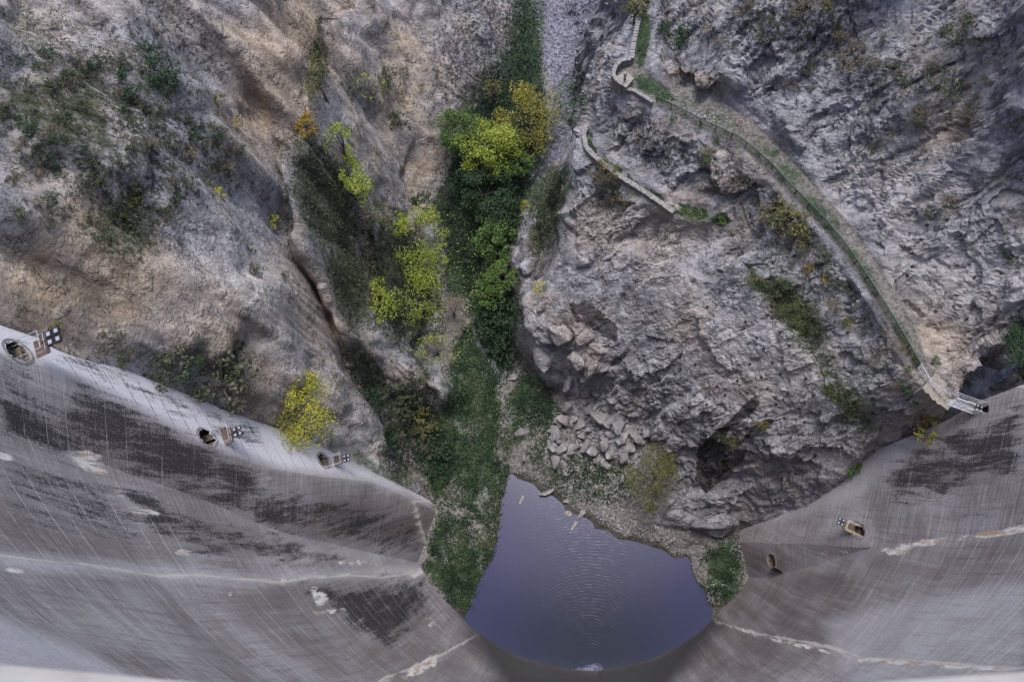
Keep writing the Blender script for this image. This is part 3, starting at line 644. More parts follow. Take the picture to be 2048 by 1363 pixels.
def dam_attrs(P, block):
    blk = epoly(P, [([(0,790),(120,840),(130,915),(0,870)],.9),([(0,885),(240,960),(560,1070),(850,1125),(850,1030),(520,960),(330,900),(150,830),(0,740)],.62 if block else 0),
        ([(170,700),(300,760),(400,800),(430,850),(330,820),(220,775),(60,715)],.42),([(160,760),(440,900),(530,940),(520,1000),(420,985),(220,920),(100,850)],.85 if block else 0),
        ([(420,830),(520,870),(500,900),(430,870)],.75),([(540,975),(640,1010),(640,1060),(560,1040)],.7 if block else 0),
        ([(0,880),(240,965),(300,1050),(420,1110),(180,1110),(0,1100)],.45),([(250,970),(560,1080),(690,1110),(690,1130),(420,1110),(300,1060)],.8),
        ([(600,1170),(850,1160),(860,1220),(780,1300),(700,1250),(640,1210)],.85),([(250,1180),(600,1170),(700,1290),(640,1310),(420,1230)],.22),
        ([(0,700),(80,730),(60,760),(0,740)],.5),
        ([(1760,930),(1900,860),(2048,800),(2048,960),(1900,990),(1780,1010)],.78),([(1850,1000),(2048,940),(2048,1040),(1900,1060)],.3),
        ([(1700,1020),(1720,1020),(1720,1080),(1640,1080)],.2),([(1520,1170),(1700,1120),(1690,1230),(1560,1240)],.18)], 60)
    wht = eblob(P, [(180,925,70,25,20,.85),(290,1025,60,18,12,.8),(235,985,16,55,-25,.6),(10,912,35,12,20,.8),(160,1000,14,60,-28,.5),(190,1050,25,40,-30,.45),(368,1107,26,14,10,.75),(640,1190,24,46,-25,.75),(668,1222,50,14,5,.8),(725,1255,20,30,-30,.5),(700,1125,110,12,3,.6),(600,1158,140,9,2,.55),
        (845,1330,62,17,-28,.95),(30,1140,30,8,5,.7),(440,1225,25,8,10,.6),(100,1215,24,12,30,.6),(460,1187,10,10,50,.6),(860,1245,14,50,-35,.6),(640,870,60,28,25,.7),(540,960,18,60,20,.5),(400,1155,500,7,1.5,.5),
        (1640,1110,80,18,-12,.55),(1790,1098,60,16,-8,.85),(1850,1085,70,11,-12,.85),(1980,1068,110,10,-8,.85),(1600,1290,80,8,12,.8),(1780,1322,120,8,4,.85),(1960,1334,120,8,2,.85),(1475,1255,70,6,20,.7),(1975,1247,22,8,-5,.6),(1990,1096,14,10,0,.5),(830,1145,30,14,0,.8),(120,650,30,10,20,.3),(1560,1086,60,5,3,.6)])
    brn = epoly(P, [([(640,990),(870,1020),(855,1125),(620,1060)],1.),([(280,950),(600,1030),(640,1080),(420,1030)],.7 if block else 0),([(0,900),(250,1000),(500,1110),(0,1120)],.35),([(380,1160),(760,1150),(960,1270),(1020,1363),(800,1363),(560,1290)],.55),
        ([(1480,1085),(1730,1098),(1540,1160),(1485,1155)],.95),([(1400,1250),(1480,1160),(1700,1110),(1720,1260),(1560,1363),(1300,1363)],.8),([(1700,1110),(2048,1070),(2048,1160),(1800,1200)],.5),
        ([(0,790),(150,850),(560,1040),(540,1070),(0,880)],.5)], 60)
    pal = epoly(P, [([(-200,560),(0,640),(480,825),(860,1000),(740,958),(560,935),(440,895),(150,750),(-200,650)],1. if block else 0),([(-200,1200),(0,1230),(300,1363),(-200,1363)],.6),([(1640,1240),(2048,1160),(2048,1363),(1700,1363)],.30),([(1690,870),(1830,865),(1800,930),(1700,1000),(1560,1040),(1500,1050)],.4),
        ([(0,1105),(500,1150),(850,1130),(850,1145),(500,1165),(0,1135)],.5),([(600,1090),(850,1080),(850,1130),(600,1120)],.2)], 26)
    lim = epoly(P, [([(0,930),(500,1110),(850,1130),(950,1270),(700,1363),(0,1363)],.9),([(1800,1080),(2048,1050),(2048,1363),(1650,1363)],.8)], 40)
    lid = epoly(P, [([(120,700),(480,850),(520,930),(430,895),(150,750)],.9),([(440,830),(860,1005),(745,962),(540,935),(430,890)],.5)], 14)*(1 if block else 0)
    wetm = epoly(P, [([(915,1212),(1040,1300),(1180,1335),(1330,1295),(1432,1222),(1440,1250),(1350,1363),(1330,1450),(1040,1450),(1000,1363),(950,1290)],.92)], 40)
    return dict(black=blk, white=wht, brown=brn, palem=pal, lime=lim, liftdark=lid, wet=wetm)

nz, nu = 330, 620
zz = np.concatenate([[-4], np.linspace(-1, 108.6, nz-1)])
yl = np.interp(zz, [0, 21, 35, 47, 57, 68, 100, 109], [3.6, 4.2, 4.8, 6.8, 7.7, 8.7, 14, 15])+.7
yr = np.interp(zz, [0, 14, 27, 49, 70, 109], [2.9, 4.6, 6.0, 6.1, 10, 15])+.9
P_ = []
for z, a, b in zip(zz, yl, yr):
    R_ = Rz(z); cy = y0(z)+R_
    ta = -math.acos(np.clip((cy-a)/R_, -1, 1)); tb = math.acos(np.clip((cy-b)/R_, -1, 1)); th = np.linspace(ta, tb, nu)
    P_.append(np.c_[.9+R_*np.sin(th), cy-R_*np.cos(th), np.full(nu, z)])
P_ = np.array(P_).reshape(-1, 3); ix = np.arange(nz*nu).reshape(nz, nu)
q = np.c_[ix[:-1, :-1].ravel(), ix[:-1, 1:].ravel(), ix[1:, 1:].ravel(), ix[1:, :-1].ravel()]
dam = empty('arch_dam', (0, -14, 0), label='tall curved concrete arch dam with stained streaky face', cat='dam')
def relp(o, root):
    o.parent = root; o.matrix_parent_inverse = Matrix.Translation(-Vector(root.location)); return o
def dampart(name, V, Fq, block):
    a = dam_attrs(V, block); a['duv'] = uvw(V)
    return mesh_np(name, V, Fq, M['dam'], attrs=a)
relp(dampart('downstream_face', P_, q, False), dam)
def resample(poly, n):
    poly = np.array(poly, float); d = np.r_[0, np.cumsum(np.linalg.norm(np.diff(poly, axis=0), axis=1))]; t_ = np.linspace(0, d[-1], n)
    return np.c_[np.interp(t_, d, poly[:, 0]), np.interp(t_, d, poly[:, 1])]
def ell(x, y, h):
    a, b, ra, rb, an = h; c, s_ = math.cos(math.radians(an)), math.sin(math.radians(an)); dx, dy = x-a, y-b
    return np.hypot((dx*c+dy*s_)/ra, (-dx*s_+dy*c)/rb)
def block(name, rows, ends, n=420, m=16, flip=False, holes=()):
    """rows: list of (pixel polyline, offset); skinned one to the next; ends: closing points below ground"""
    L = []
    for (pl, off), e in zip(rows, ends):
        r = np.array([shell(x, y, off) for x, y in resample(pl, n)])
        k = np.ones(7)/7
        for c in range(3): r[3:-3, c] = np.convolve(r[:, c], k, 'valid')
        r = np.vstack([r, e]) if not flip else np.vstack([e, r])
        L.append(r)
    # extra row buried in the rock
    last = L[-1].copy(); cen = np.c_[np.full(len(last), .9), y0(last[:, 2])+Rz(last[:, 2])]
    d = last[:, :2]-cen; d /= np.linalg.norm(d, axis=1)[:, None]
    last[:, :2] += d*3.0; last[:, 1] += 2.0; last[:, 2] -= 7; L.append(last)
    rr = []
    for a, b in zip(L[:-1], L[1:]):
        for s in range(m): rr.append(a+(b-a)*s/m)
    rr.append(L[-1]); G = np.array(rr); nr, nc = G.shape[:2]; V = G.reshape(-1, 3); ix = np.arange(nr*nc).reshape(nr, nc)
    q = np.c_[ix[:-1, :-1].ravel(), ix[:-1, 1:].ravel(), ix[1:, 1:].ravel(), ix[1:, :-1].ravel()]
    if holes:
        c = V[q].mean(1); kp = np.ones(len(q), bool)
        pc = project(c)
        for h in holes: kp &= ell(pc[:, 0], pc[:, 1], h) > 1
        q = q[kp]
    o_ = dampart(name, V, q, True); o_.data.polygons.foreach_set('use_smooth', np.zeros(len(q), bool)); return relp(o_, dam)
def niche_frame(pix, off):
    p = shell(*pix, off); z = p[2]; c = np.array([.9, y0(z)+Rz(z)]); n = c-p[:2]; n /= np.linalg.norm(n)
    if p[1] > c[1]: n = np.array([-math.copysign(1, p[0]), 0.])
    return p, np.array([n[0], n[1], 0]), np.array([-n[1], n[0], 0])
def hole_mask(c, fr, r_):
    p, n, t_ = fr; d = c-p; a = d@t_; b = d[:, 2]; k = np.abs(d@n) < 4
    return k & (np.hypot(a/r_, (b)/(r_*1.15)) < 1)
rowA = [(-150, 810), (0, 872), (100, 912), (240, 957), (400, 1012), (560, 1075), (700, 1107), (850, 1134)]
rowB = [(-150, 650), (0, 705), (150, 757), (290, 835), (450, 903), (545, 937), (640, 952), (745, 963), (873, 1022)]
E1, E2, E3 = (36, 703, 29, 14, 35), (414, 874, 20, 10.5, 40), (648, 920, 15, 8.5, 52)
E4, E5, E6 = (1716, 1060, 12, 15, -30), (1543, 1121, 7, 14, -15), (1967, 818, 9, 13, 30)
mid = lambda z: (offL(z)+offLc(z))/2
LA = block('left_abutment', [(rowA, -.35), (rowB, offL), (CL, offLc)],
      [[(-23.3, 3.2, -3)], [(-22, 11.8, -3)], [(-22.4, 13.6, -3)]], holes=(E1, E2, E3))
rA = [(1484, 1158), (1530, 1163), (1637, 1139), (1735, 1103), (1860, 1084), (2047, 1066), (2200, 1050)]
rB = [(1475, 1083), (1612, 1087), (1699, 1093), (1735, 1094), (1823, 1079), (2047, 1056), (2200, 1040)]
RA = block('right_abutment', [(rA, -.3), (rB, offRb), (CR, offRc)],
      [[(24.6, 2.9, -3)], [(23.7, 8.3, -3)], [(24.2, 10.2, -3)]], flip=True, holes=(E4, E5, E6))

# crest: the top of the parapet at the photographer's feet
def crest():
    mb = MB(); xs = np.linspace(-14, 14, 57); v = []; f = []
    prof = [(-.34, 108.6), (-.05, 108.975), (-.004, 108.99), (-.012, 109.0), (-.5, 109.0), (-.52, 108.4), (-.4, 108.4)]
    xs = np.r_[np.linspace(-14, -1.5, 26), np.linspace(-1.2, 1.2, 25), np.linspace(1.5, 14, 26)]
    for x in xs:
        e = np.interp(x, [-14, -3, -.9, -.49, 0, .15, .343, .56, 3, 14], [.9, -.02, -.112, -.127, -.14, -.125, -.092, -.069, .15, 1.6])
        for y, z in prof: v.append((x, y+e, z))
    k = len(prof)
    for i in range(len(xs)-1):
        for j in range(k-1): f.append((i*k+j, (i+1)*k+j, (i+1)*k+j+1, i*k+j+1))
    mb.add(v, f); return relp(mb.build('parapet', M['crest']), dam)
crest()

# gallery openings: short tunnels with floor, side rails and floodlights
bpy.context.view_layer.update()
def onface(o, px, py):
    ok, loc, nor, i = o.ray_cast(o.matrix_world.inverted() @ Vector((0, 0, H)), (o.matrix_world.to_3x3().inverted() @ Vector(ray(px, py))).normalized())
    return np.array(o.matrix_world @ loc) if ok else None
def mouth(o, h):
    a, b, ra, rb, an = h; N = 36; A = math.radians(an); res = []
    for k in (1.10, 1.32):
        L = []
        for i in range(N):
            t_ = 2*math.pi*i/N; u, v = ra*k*math.cos(t_), rb*k*math.sin(t_); q = onface(o, a+u*math.cos(A)-v*math.sin(A), b+u*math.sin(A)+v*math.cos(A))
            L.append(q if q is not None else shell(a+u*math.cos(A)-v*math.sin(A), b+u*math.sin(A)+v*math.cos(A), offLc if o is LA else offRc))
        res.append(np.array(L))
    p = res[0].mean(0); c = np.array([.9, y0(p[2])+Rz(p[2])]); n = c-p[:2]; n = n/np.linalg.norm(n)
    if p[1] > c[1]: n = np.array([-math.copysign(1, p[0]), 0.])
    n = np.array([n[0], n[1], 0]); return p, n, np.array([-n[1], n[0], 0]), res
def tunnel_ring(m_, g, depth=2.4):
    p, n, t_, (I, O) = m_; N = len(I); I = I-p; O = O-p; pr = n*.03+np.array([0, 0, .02])
    inn = list(I*.95); back = [v-n*depth-np.array([0, 0, .1]) for v in inn]
    mb = MB(); mb.add(inn+back, [(k, (k+1) % N, N+(k+1) % N, N+k) for k in range(N)]+[tuple(range(N, 2*N))]); mb.build('tunnel', M['dirt'], g)
    a = [v*.93-n*.1 for v in I]; b = [v+pr for v in I]; c = [v+pr for v in O]; d = [v*1.02-n*.15 for v in O]
    q = lambda i, j: [(i*N+k, i*N+(k+1) % N, j*N+(k+1) % N, j*N+k) for k in range(N)]
    mb = MB(); mb.add(a+b+c+d, q(0, 1)+q(1, 2)+q(2, 3)); mb.build('rim', M['conc'], g)
def floodlights(loc, n, t_, s, label, k=4):
    g = empty('floodlight_cluster', tuple(loc), label=label, cat='floodlights', group='floodlight clusters on the dam'); up = np.array([0, 0, 1.])
    MB().tube([(0, 0, 0), up*.75*s, up*.8*s+n*.9*s], .045*s, 6).build('arm', M['black'], g)
    c = up*.82*s+n*1.0*s
    MB().tube([c-t_*.62*s, c+t_*.62*s], .05*s, 6).build('crossbar', M['black'], g)
    for a in (-.36, .36):
        for b in (-.30, .30):
            q = c+t_*a*s+n*b*s; o = link_box('housing', q, n, t_, (.50*s, .58*s, .14*s), M['black'], g)
            link_box('glass', q+up*.085*s, n, t_, (.27*s, .33*s, .02*s), M['lens'], o)
    return g
def link_box(name, c, n, t_, d, mat, parent):
    up = np.array([0, 0, 1.]); v = [c+n*a*d[0]/2+t_*b*d[1]/2+up*e*d[2]/2 for e in (-1, 1) for a, b in ((-1, -1), (1, -1), (1, 1), (-1, 1))]
    return MB().add(v, [(3, 2, 1, 0), (4, 5, 6, 7), (0, 1, 5, 4), (1, 2, 6, 5), (2, 3, 7, 6), (3, 0, 4, 7)]).build(name, mat, parent)
def gallery(o, h, label, blabel, s=1.0, mat='galv'):
    m_ = mouth(o, h); p, n, t_, (I, O) = m_; up = np.array([0, 0, 1.]); lo = (I-p)[:, 2].min(); wd = np.ptp((I-p) @ t_)*.40
    g = empty('gallery_opening', tuple(p), label=label, cat='gallery opening', group='gallery openings in the dam'); tunnel_ring(m_, g)
    fl = lo*.55
    link_box('floor_slab', n*-1.2+up*(fl-.06), n, t_, (1.9, wd*1.7, .12), M['dirt'], g)
    b = empty('balcony', tuple(p+up*fl), label=blabel, cat='balcony', group='steel balconies at the gallery openings'); w2 = wd*.72; L = 1.9*s
    link_box('deck', n*(L-.55), n, t_, (1.1, w2*2, .06), M['iron'], b)
    for sd in (-1, 1):
        for h_ in (.55, 1.1):
            MB().tube([t_*w2*sd+n*-.9+up*h_, t_*w2*sd+n*L+up*h_], .032 if h_ > 1 else .02, 6).build('side_rail', M[mat], b)
        for x in (-.9, .4, L): MB().tube([t_*w2*sd+n*x, t_*w2*sd+n*x+up*1.1], .026, 6).build('post', M[mat], b)
    for h_ in (.55, 1.1): MB().tube([t_*-w2+n*L+up*h_, t_*w2+n*L+up*h_], .028, 6).build('end_rail', M[mat], b)
    return p+n*(L-.05)+up*fl-t_*w2*.2, n, t_
a = gallery(LA, E1, 'large dirty gallery hole in the pale left abutment, highest on the left', 'steel balcony at the highest left gallery, near the left edge')
floodlights(*a, 1.0, 'largest black cluster of four floodlights, near the left edge')
a = gallery(LA, E2, 'middle gallery hole in the left abutment, left of the big yellow tree', 'steel balcony at the middle gallery of the left abutment')
floodlights(*a, .85, 'middle floodlight cluster of the left abutment, left of the yellow tree')
a = gallery(LA, E3, 'lowest gallery hole in the left abutment, just below the yellow tree', 'steel balcony at the lowest left gallery, below the yellow tree')
floodlights(*a, .8, 'smallest floodlight cluster on the left, below the yellow tree by the ivy')
a = gallery(RA, E4, 'round gallery hole with yellow rails in the right abutment', 'balcony with faded yellow handrails on the right abutment', .7, 'yellow')
floodlights(*a, .7, 'floodlight cluster beside the yellow railed balcony on the right')
m6 = mouth(RA, E6); fr6 = (m6[0], m6[1]); g = empty('gallery_opening', tuple(m6[0]), label='arched doorway in the dam where the steel footbridge ends', cat='gallery opening', group='gallery openings in the dam'); tunnel_ring(m6, g)
m5 = mouth(RA, E5); g = empty('gallery_opening', tuple(m5[0]), label='small bare round hole low on the brown right abutment', cat='gallery opening', group='gallery openings in the dam'); tunnel_ring(m5, g, 1.2)

# ------------------------------------------------------------------ picking points on the ground
bpy.context.view_layer.update()
def hit(px, py):
    r = Vector(ray(px, py)).normalized(); ok, loc, nor, i = terrain.ray_cast(Vector((0, 0, H)), r)
    if not ok: return Vector(at(px, py, 0)), Vector((0, 0, 1))
    return loc, (nor if nor.z > 0 else -nor)
def down(x, y, z0=108):
    ok, loc, nor, i = terrain.ray_cast(Vector((x, y, z0)), Vector((0, 0, -1))); return loc.z if ok else 0.0
def mpp(loc):      # metres per photo pixel at a place
    return float(project(np.array([loc]))[0, 2])/F
def place(me, name, loc, rot=(0, 0, 0), s=1., parent=None, **k):
    o = bpy.data.objects.new(name, me); COL.objects.link(o); o.location = loc; o.rotation_euler = rot
    o.scale = s if hasattr(s, '__len__') else (s, s, s)
    if parent is not None: o.parent = parent
    return tag(o, **k)
def copy_tree(src, loc, rz, s, **k):
    c = src.copy(); COL.objects.link(c); c.location = loc; c.rotation_euler = (0, 0, rz); c.scale = (s, s, s); tag(c, **k)
    for ch in src.children:
        d = ch.copy(); COL.objects.link(d); d.parent = c
    return c

# ------------------------------------------------------------------ rocks
def hull_mesh(name, mat, seed, flat=.7, sub=1, n=16):
    r = np.random.default_rng(seed); bm = bmesh.new()
    P = r.normal(size=(n, 3)); P /= np.linalg.norm(P, axis=1)[:, None]; P *= r.uniform(.75, 1.1, n)[:, None]; P *= [1, r.uniform(.62, .95), flat]
    for p in P: bm.verts.new(p*.5)
    res = bmesh.ops.convex_hull(bm, input=bm.verts[:])
    bmesh.ops.delete(bm, geom=list({g for g in res['geom_interior'] if isinstance(g, bmesh.types.BMVert)}), context='VERTS')
    if sub:
        bmesh.ops.bevel(bm, geom=bm.edges[:], offset=.03, segments=1, affect='EDGES', profile=.6)
        bmesh.ops.triangulate(bm, faces=bm.faces[:]); bmesh.ops.subdivide_edges(bm, edges=bm.edges[:], cuts=sub, use_grid_fill=True)
        V = np.array([v.co[:] for v in bm.verts]); d = fbm(V, .35, 3, seed*3.1)*.045
        V = V*(1+d[:, None]*2)
        for v, p in zip(bm.verts, V): v.co = p
    bm.normal_update(); me = bpy.data.meshes.new(name); bm.to_mesh(me); bm.free(); me.materials.append(mat); return me
HB = [hull_mesh('boulder', M['bstone'], 100+i, random.uniform(.55, .85), 1, 14) for i in range(7)]
HS = [hull_mesh('stone', M['stone'], 200+i, random.uniform(.5, .8), 0, 11) for i in range(9)]
HSC = [hull_mesh('scree_stone', M['scree'], 500+i, random.uniform(.5, .8), 0, 10) for i in range(6)]
HR = [hull_mesh('rock_block', M['rock'], 300+i, random.uniform(.7, .95), 3, 18) for i in range(6)]
HSL = [hull_mesh('pale_boulder', M['stone'], 400+i, random.uniform(.4, .6), 1, 12) for i in range(4)]
def boulder(px, py, w, label, kind='b', asp=1., rz=None, group=None, sink=.12, z=None, rx=0, name='boulder'):
    lib = {'b': HB, 's': HSL, 'r': HR}[kind]; loc, n = hit(px, py)
    if z is not None: loc = Vector(at(px, py, z))
    s = w*mpp(loc); me = random.choice(lib)
    return place(me, name, loc+Vector((0, 0, s*(.25-sink))), (rx, random.uniform(-.2, .2), random.uniform(0, 6.3) if rz is None else rz), (s, s*asp, s*.9), label=label, cat='rock', group=group)
for a in [
    (1095, 984, 46, 'long pale flat slab lying at the upper right shore of the pool', 's', .45, .35),
    (1137, 1028, 24, 'pale rounded boulder standing half in the water at the shore', 's', .8, .9),
    (1164, 1027, 28, 'pale wedge-shaped boulder right of its twin on the pool shore', 's', .6, 1.),
    (1133, 1002, 17, 'pale boulder on the bank above the two shore boulders', 's', .8, .3),
    (1181, 1057, 16, 'small pale rock in the water beside the gravel point', 's', .6, .2),
    (1221, 1091, 10, 'tiny rock poking out of the water, nearest the dam of three', 's', .5, .9),
    (1243, 1100, 8, 'tiny dark rock between two pale rocks in the pool', 'b', .6, .4),
    (1259, 1105, 16, 'flat pale rock in the pool close to the rubble shore', 's', .4, -.1),
    (1305, 1096, 11, 'small pale rock at the water edge below the rubble slope', 's', .6, .1),
    (1026, 756, 26, 'white boulder on the green meadow near the small stream', 's', .85, .4),
    (1012, 748, 13, 'narrow white stone just left of the white meadow boulder', 's', .5, 1.4),
    (964, 745, 8, 'small white stone on the meadow left of the stream', 's', .7, .3),
    (1000, 772, 8, 'small white stone at the end of the stream', 's', .7, .3),
    (1077, 781, 10, 'small pale stone alone on the meadow below the rock nose', 's', .7, .3),
    (1048, 868, 46, 'big grey pointed boulder at the edge of the green meadow', 'b', .95, .6),
    (1048, 920, 24, 'grey upright boulder between the meadow and the pool tip', 'b', .6, 1.8),
    (1130, 946, 17, 'pale boulder in the middle of the green rubble bank', 's', .7, .2),
    (1092, 904, 14, 'pale boulder left of the rubble slope above the pool', 's', .7, .9),
    (1244, 962, 32, 'tall bluish grey boulder beside the olive tree', 'b', .5, 1.6),
    (1254, 988, 18, 'bluish grey boulder below the tall boulder by the olive tree', 'b', .8, .2),
    (1200, 838, 62, 'large slanting slab in the block pile under the massif', 'b', .6, -.5),
    (1140, 812, 46, 'dark bluish boulder at the left foot of the block pile', 'b', .9, 1.2),
    (1175, 788, 34, 'grey block wedged under the massif above the block pile', 'b', .8, .2),
    (1235, 860, 34, 'grey block right of the large slanting slab', 'b', .8, .2),
    (1280, 866, 24, 'rounded pale grey block at the right end of the block pile', 'b', .8, .2),
    (1160, 850, 36, 'grey block left of the large slanting slab', 'b', .8, .9),
]: boulder(*a)
for px, py, w, asp, lab in [(1118, 668, 70, .8, 'rounded cracked block on the left nose of the massif'), (1170, 672, 64, .8, 'cracked block right of the rounded block on the massif nose'),
    (1085, 712, 80, .75, 'dark bulging block low on the left nose of the massif'), (1155, 722, 50, .9, 'small block below the two cracked blocks of the massif nose'), (1198, 700, 52, .8, 'smooth block beside the hollow in the massif'),
    (1140, 765, 54, .8, 'lowest block of the massif nose, above the pile of boulders'), (1052, 530, 58, 1.3, 'smooth violet grey rock hump beside the green trees'), (1188, 735, 44, .8, 'block under the smooth block of the massif nose'), (1085, 610, 50, .7, 'pale rock step above the dark bulging block')]:
    boulder(px, py, w, lab, 'r', asp, sink=.30, name='rock_block')
boulder(1362, 1034, 110, 'layered rock slab leaning over the pool below the olive tree', 'r', .62, .35, sink=.28, name='rock_slab')
boulder(1428, 1048, 118, 'layered rock slab beside the foot of the right abutment', 'r', .55, .2, sink=.28, name='rock_slab')
RUB = [(1130,790),(1165,775),(1240,800),(1290,900),(1310,980),(1330,1050),(1370,1090),(1300,1080),(1230,1060),(1180,1020),(1120,970),(1090,900),(1110,830)]
def rand_in(poly, n):
    P = np.array(poly); out = []
    while len(out) < n:
        x, y = rng.uniform(*[(P[:, 0].min(), P[:, 0].max())][0]), rng.uniform(P[:, 1].min(), P[:, 1].max())
        if inpoly(np.array([x]), np.array([y]), poly)[0]: out.append((x, y))
    return out
def scatter_mesh(name, lib, idxv, smin, smax, mat, label, power=2.2, sink=.1, flat=None):
    """thousands of small stones as one mesh"""
    if len(idxv) == 0: return
    base = []
    for me in lib:
        bm = bmesh.new(); bm.from_mesh(me); bmesh.ops.triangulate(bm, faces=bm.faces[:])
        base.append((np.array([v.co[:] for v in bm.verts]), np.array([[v.index for v in f.verts] for f in bm.faces]))); bm.free()
    Vs, Fs, n = [], [], 0; which = rng.integers(0, len(base), len(idxv)); 
    for b, (bv, bf) in enumerate(base):
        ii = idxv[which == b]; m = len(ii)
        if not m: continue
        P = PT[ii]; s = smin+(smax-smin)*rng.random(m)**power; s = s*(P[:, 2]*0+1)
        an = rng.uniform(0, 6.3, m); tl = rng.uniform(-.5, .5, m); c, s_ = np.cos(an), np.sin(an)
        v = np.repeat(bv[None], m, 0)*s[:, None, None]*np.array([1, .8, .8]); y = v[..., 1]*np.cos(tl)[:, None]-v[..., 2]*np.sin(tl)[:, None]; z = v[..., 1]*np.sin(tl)[:, None]+v[..., 2]*np.cos(tl)[:, None]
        x = v[..., 0]; w = np.stack([x*c[:, None]-y*s_[:, None], x*s_[:, None]+y*c[:, None], z+sink*s[:, None]], -1)+P[:, None]+rng.normal(0, .12, (m, 1, 3))*[1, 1, 0]
        Vs.append(w.reshape(-1, 3)); Fs.append((bf[None]+(np.arange(m)*len(bv))[:, None, None]+n).reshape(-1, 3)); n += m*len(bv)
    return tag(mesh_np(name, np.vstack(Vs), np.vstack(Fs), mat, smooth=False), label, kind='stuff')
inview = (QX > -120) & (QX < 2170) & (QY > -120) & (QY < 1450)
def pick(w, n):
    w = np.where(inview, np.clip(w, 0, None), 0.); k = int(min(n, (w > 1e-3).sum()*1.5)); return rng.choice(len(w), k, p=w/w.sum())
dry = PT[:, 2] > .05
rubm = spoly(RUB, 3)*dry*(rockm < .9)
scatter_mesh('rubble_gravel', HS, pick(rubm**1.2, 5200), .08, .60, M['stone'], 'loose grey gravel and stones of the rubble slope', 2.6)
shm = spoly([(990,930),(1060,890),(1330,1060),(1390,1110),(1400,1170),(1470,1150),(1470,1070),(1440,1240),(1410,1180),(1380,1120),(1230,1090),(1120,1010),(1030,955)], 2)*dry*(Pb[:, 2] < 1.5)
scatter_mesh('shore_pebbles', HS, pick(shm, 1500), .08, .45, M['stone'], 'small pale pebbles along the pool shore')
band = spoly([(1010,785),(1032,790),(1015,860),(1003,960),(985,1100),(975,1110),(990,1000),(996,900)], 2)*dry
scatter_mesh('meadow_pebbles', HS, pick(band, 1100), .06, .40, M['stone'], 'trail of white pebbles running down the meadow')
mead = spoly([(885,800),(930,640),(1000,660),(1120,800),(1030,880),(1000,950),(985,1118),(945,1210),(850,1130),(872,1020)], 2)*dry
scatter_mesh('meadow_stones', HS, pick(mead, 2400), .05, .28, M['stone'], 'scattered white stones lying on the meadow')
scatter_mesh('scree_stones', HSC, pick(scree*dry, 6500), .12, .85, M['scree'], 'violet grey scree filling the gorge upstream of the trees', 3.)
scatter_mesh('path_stones', HS, pick(np.clip(spoly([(1310,190),(1350,200),(1460,240),(1450,262),(1380,230)], 3)-.2, 0, 1), 260), .08, .5, M['stone'], 'white rubble lying on the path in front of the cave')
for px, py, w, lab in [(1338, 204, 10, 'white stone behind the start of the green railing'), (1410, 236, 17, 'angular pale stone on the path behind the railing'), (1262, 10, 12, 'pale rock beside the long wall at the top')]: boulder(px, py, w, lab, 's', .7)

# ------------------------------------------------------------------ leaves
def leaf_geo(C, size, nrm=None, tint=None, asp=.75, bias=.6):
    """one kite-shaped leaf per centre"""
    n = len(C); N = rng.normal(size=(n, 3)); N[:, 2] += bias*1.6
    if nrm is not None: N = N*.55+nrm
    N /= np.linalg.norm(N, axis=1)[:, None]; A = np.cross(N, rng.normal(size=(n, 3))); A /= np.linalg.norm(A, axis=1)[:, None]; B = np.cross(N, A)
    s = (size*rng.uniform(.6, 1.3, n))[:, None] if np.isscalar(size) else (size*rng.uniform(.7, 1.25, n))[:, None]
    V = np.stack([C-A*s*.55, C-B*s*asp*.42+A*s*.05, C+A*s*.55+N*s*.12, C+B*s*asp*.42+A*s*.05], 1).reshape(-1, 3)
    t_ = rng.random(n) if tint is None else tint
    return V, np.arange(n*4).reshape(n, 4), np.repeat(t_, 4)
def crown_points(n, R, hollow=.35, lumps=26, seed=0, flat=1.):
    """leaves gathered in lumps over an uneven crown"""
    r = np.random.default_rng(seed); L = r.normal(size=(lumps, 3)); L /= np.linalg.norm(L, axis=1)[:, None]; L[:, 2] = np.abs(L[:, 2])*1.15-.35
    L *= (r.uniform(hollow, 1, lumps)**.6)[:, None]; sz = r.uniform(.16, .38, lumps)
    k = r.integers(0, lumps, n); D = r.normal(size=(n, 3)); D /= np.linalg.norm(D, axis=1)[:, None]
    P = L[k]+D*(sz[k]*r.uniform(.35, 1.12, n)**.7)[:, None]*[1, 1, .8]
    tint = np.clip(.5+.35*r.normal(size=lumps)[k]*.5+r.normal(0, .18, n)+P[:, 2]*.15, 0, 1)
    return P*[R, R, R*flat], tint, L*[R, R, R*flat]
def make_tree(name, loc, R, height, mat, leafs, leaf, label, cat='tree', seed=1, hollow=.35, lumps=26, lean=(0, 0), flat=.85, group=None, el=(1., 1.), rz=0., trunk=.16, limbs=9):
    g = empty(name, tuple(loc), label=label, cat=cat, group=group)
    P, tint, L = crown_points(leafs, R, hollow, lumps, seed, flat); P = P*[el[0], el[1], 1]; L = L*[el[0], el[1], 1]
    c, s = math.cos(rz), math.sin(rz); Rz_ = np.array([[c, s, 0], [-s, c, 0], [0, 0, 1]]); P = P@Rz_; L = L@Rz_
    top = np.array([lean[0], lean[1], height]); C = P+top; V, Fq, t_ = leaf_geo(C, leaf, tint=tint)
    o = mesh_np('crown', V, Fq, mat, g, smooth=False, attrs=dict(tint=t_))
    r = np.random.default_rng(seed); fork = top*.45+[0, 0, -R*.1]; mb = MB(); mb.tube([(0, 0, -.6), fork*.5+r.normal(0, .1, 3), fork], [trunk*1.3, trunk, trunk*.8], 7); mb.build('trunk', M['bark'], g, True)
    for i in r.permutation(len(L))[:limbs]:
        e = top+L[i]; m = fork+(e-fork)*.5+r.normal(0, .12*R, 3); MB().tube([fork, m, e], [trunk*.55, trunk*.32, .02], 5, False).build('limb', M['bark'], g, True)
    return g
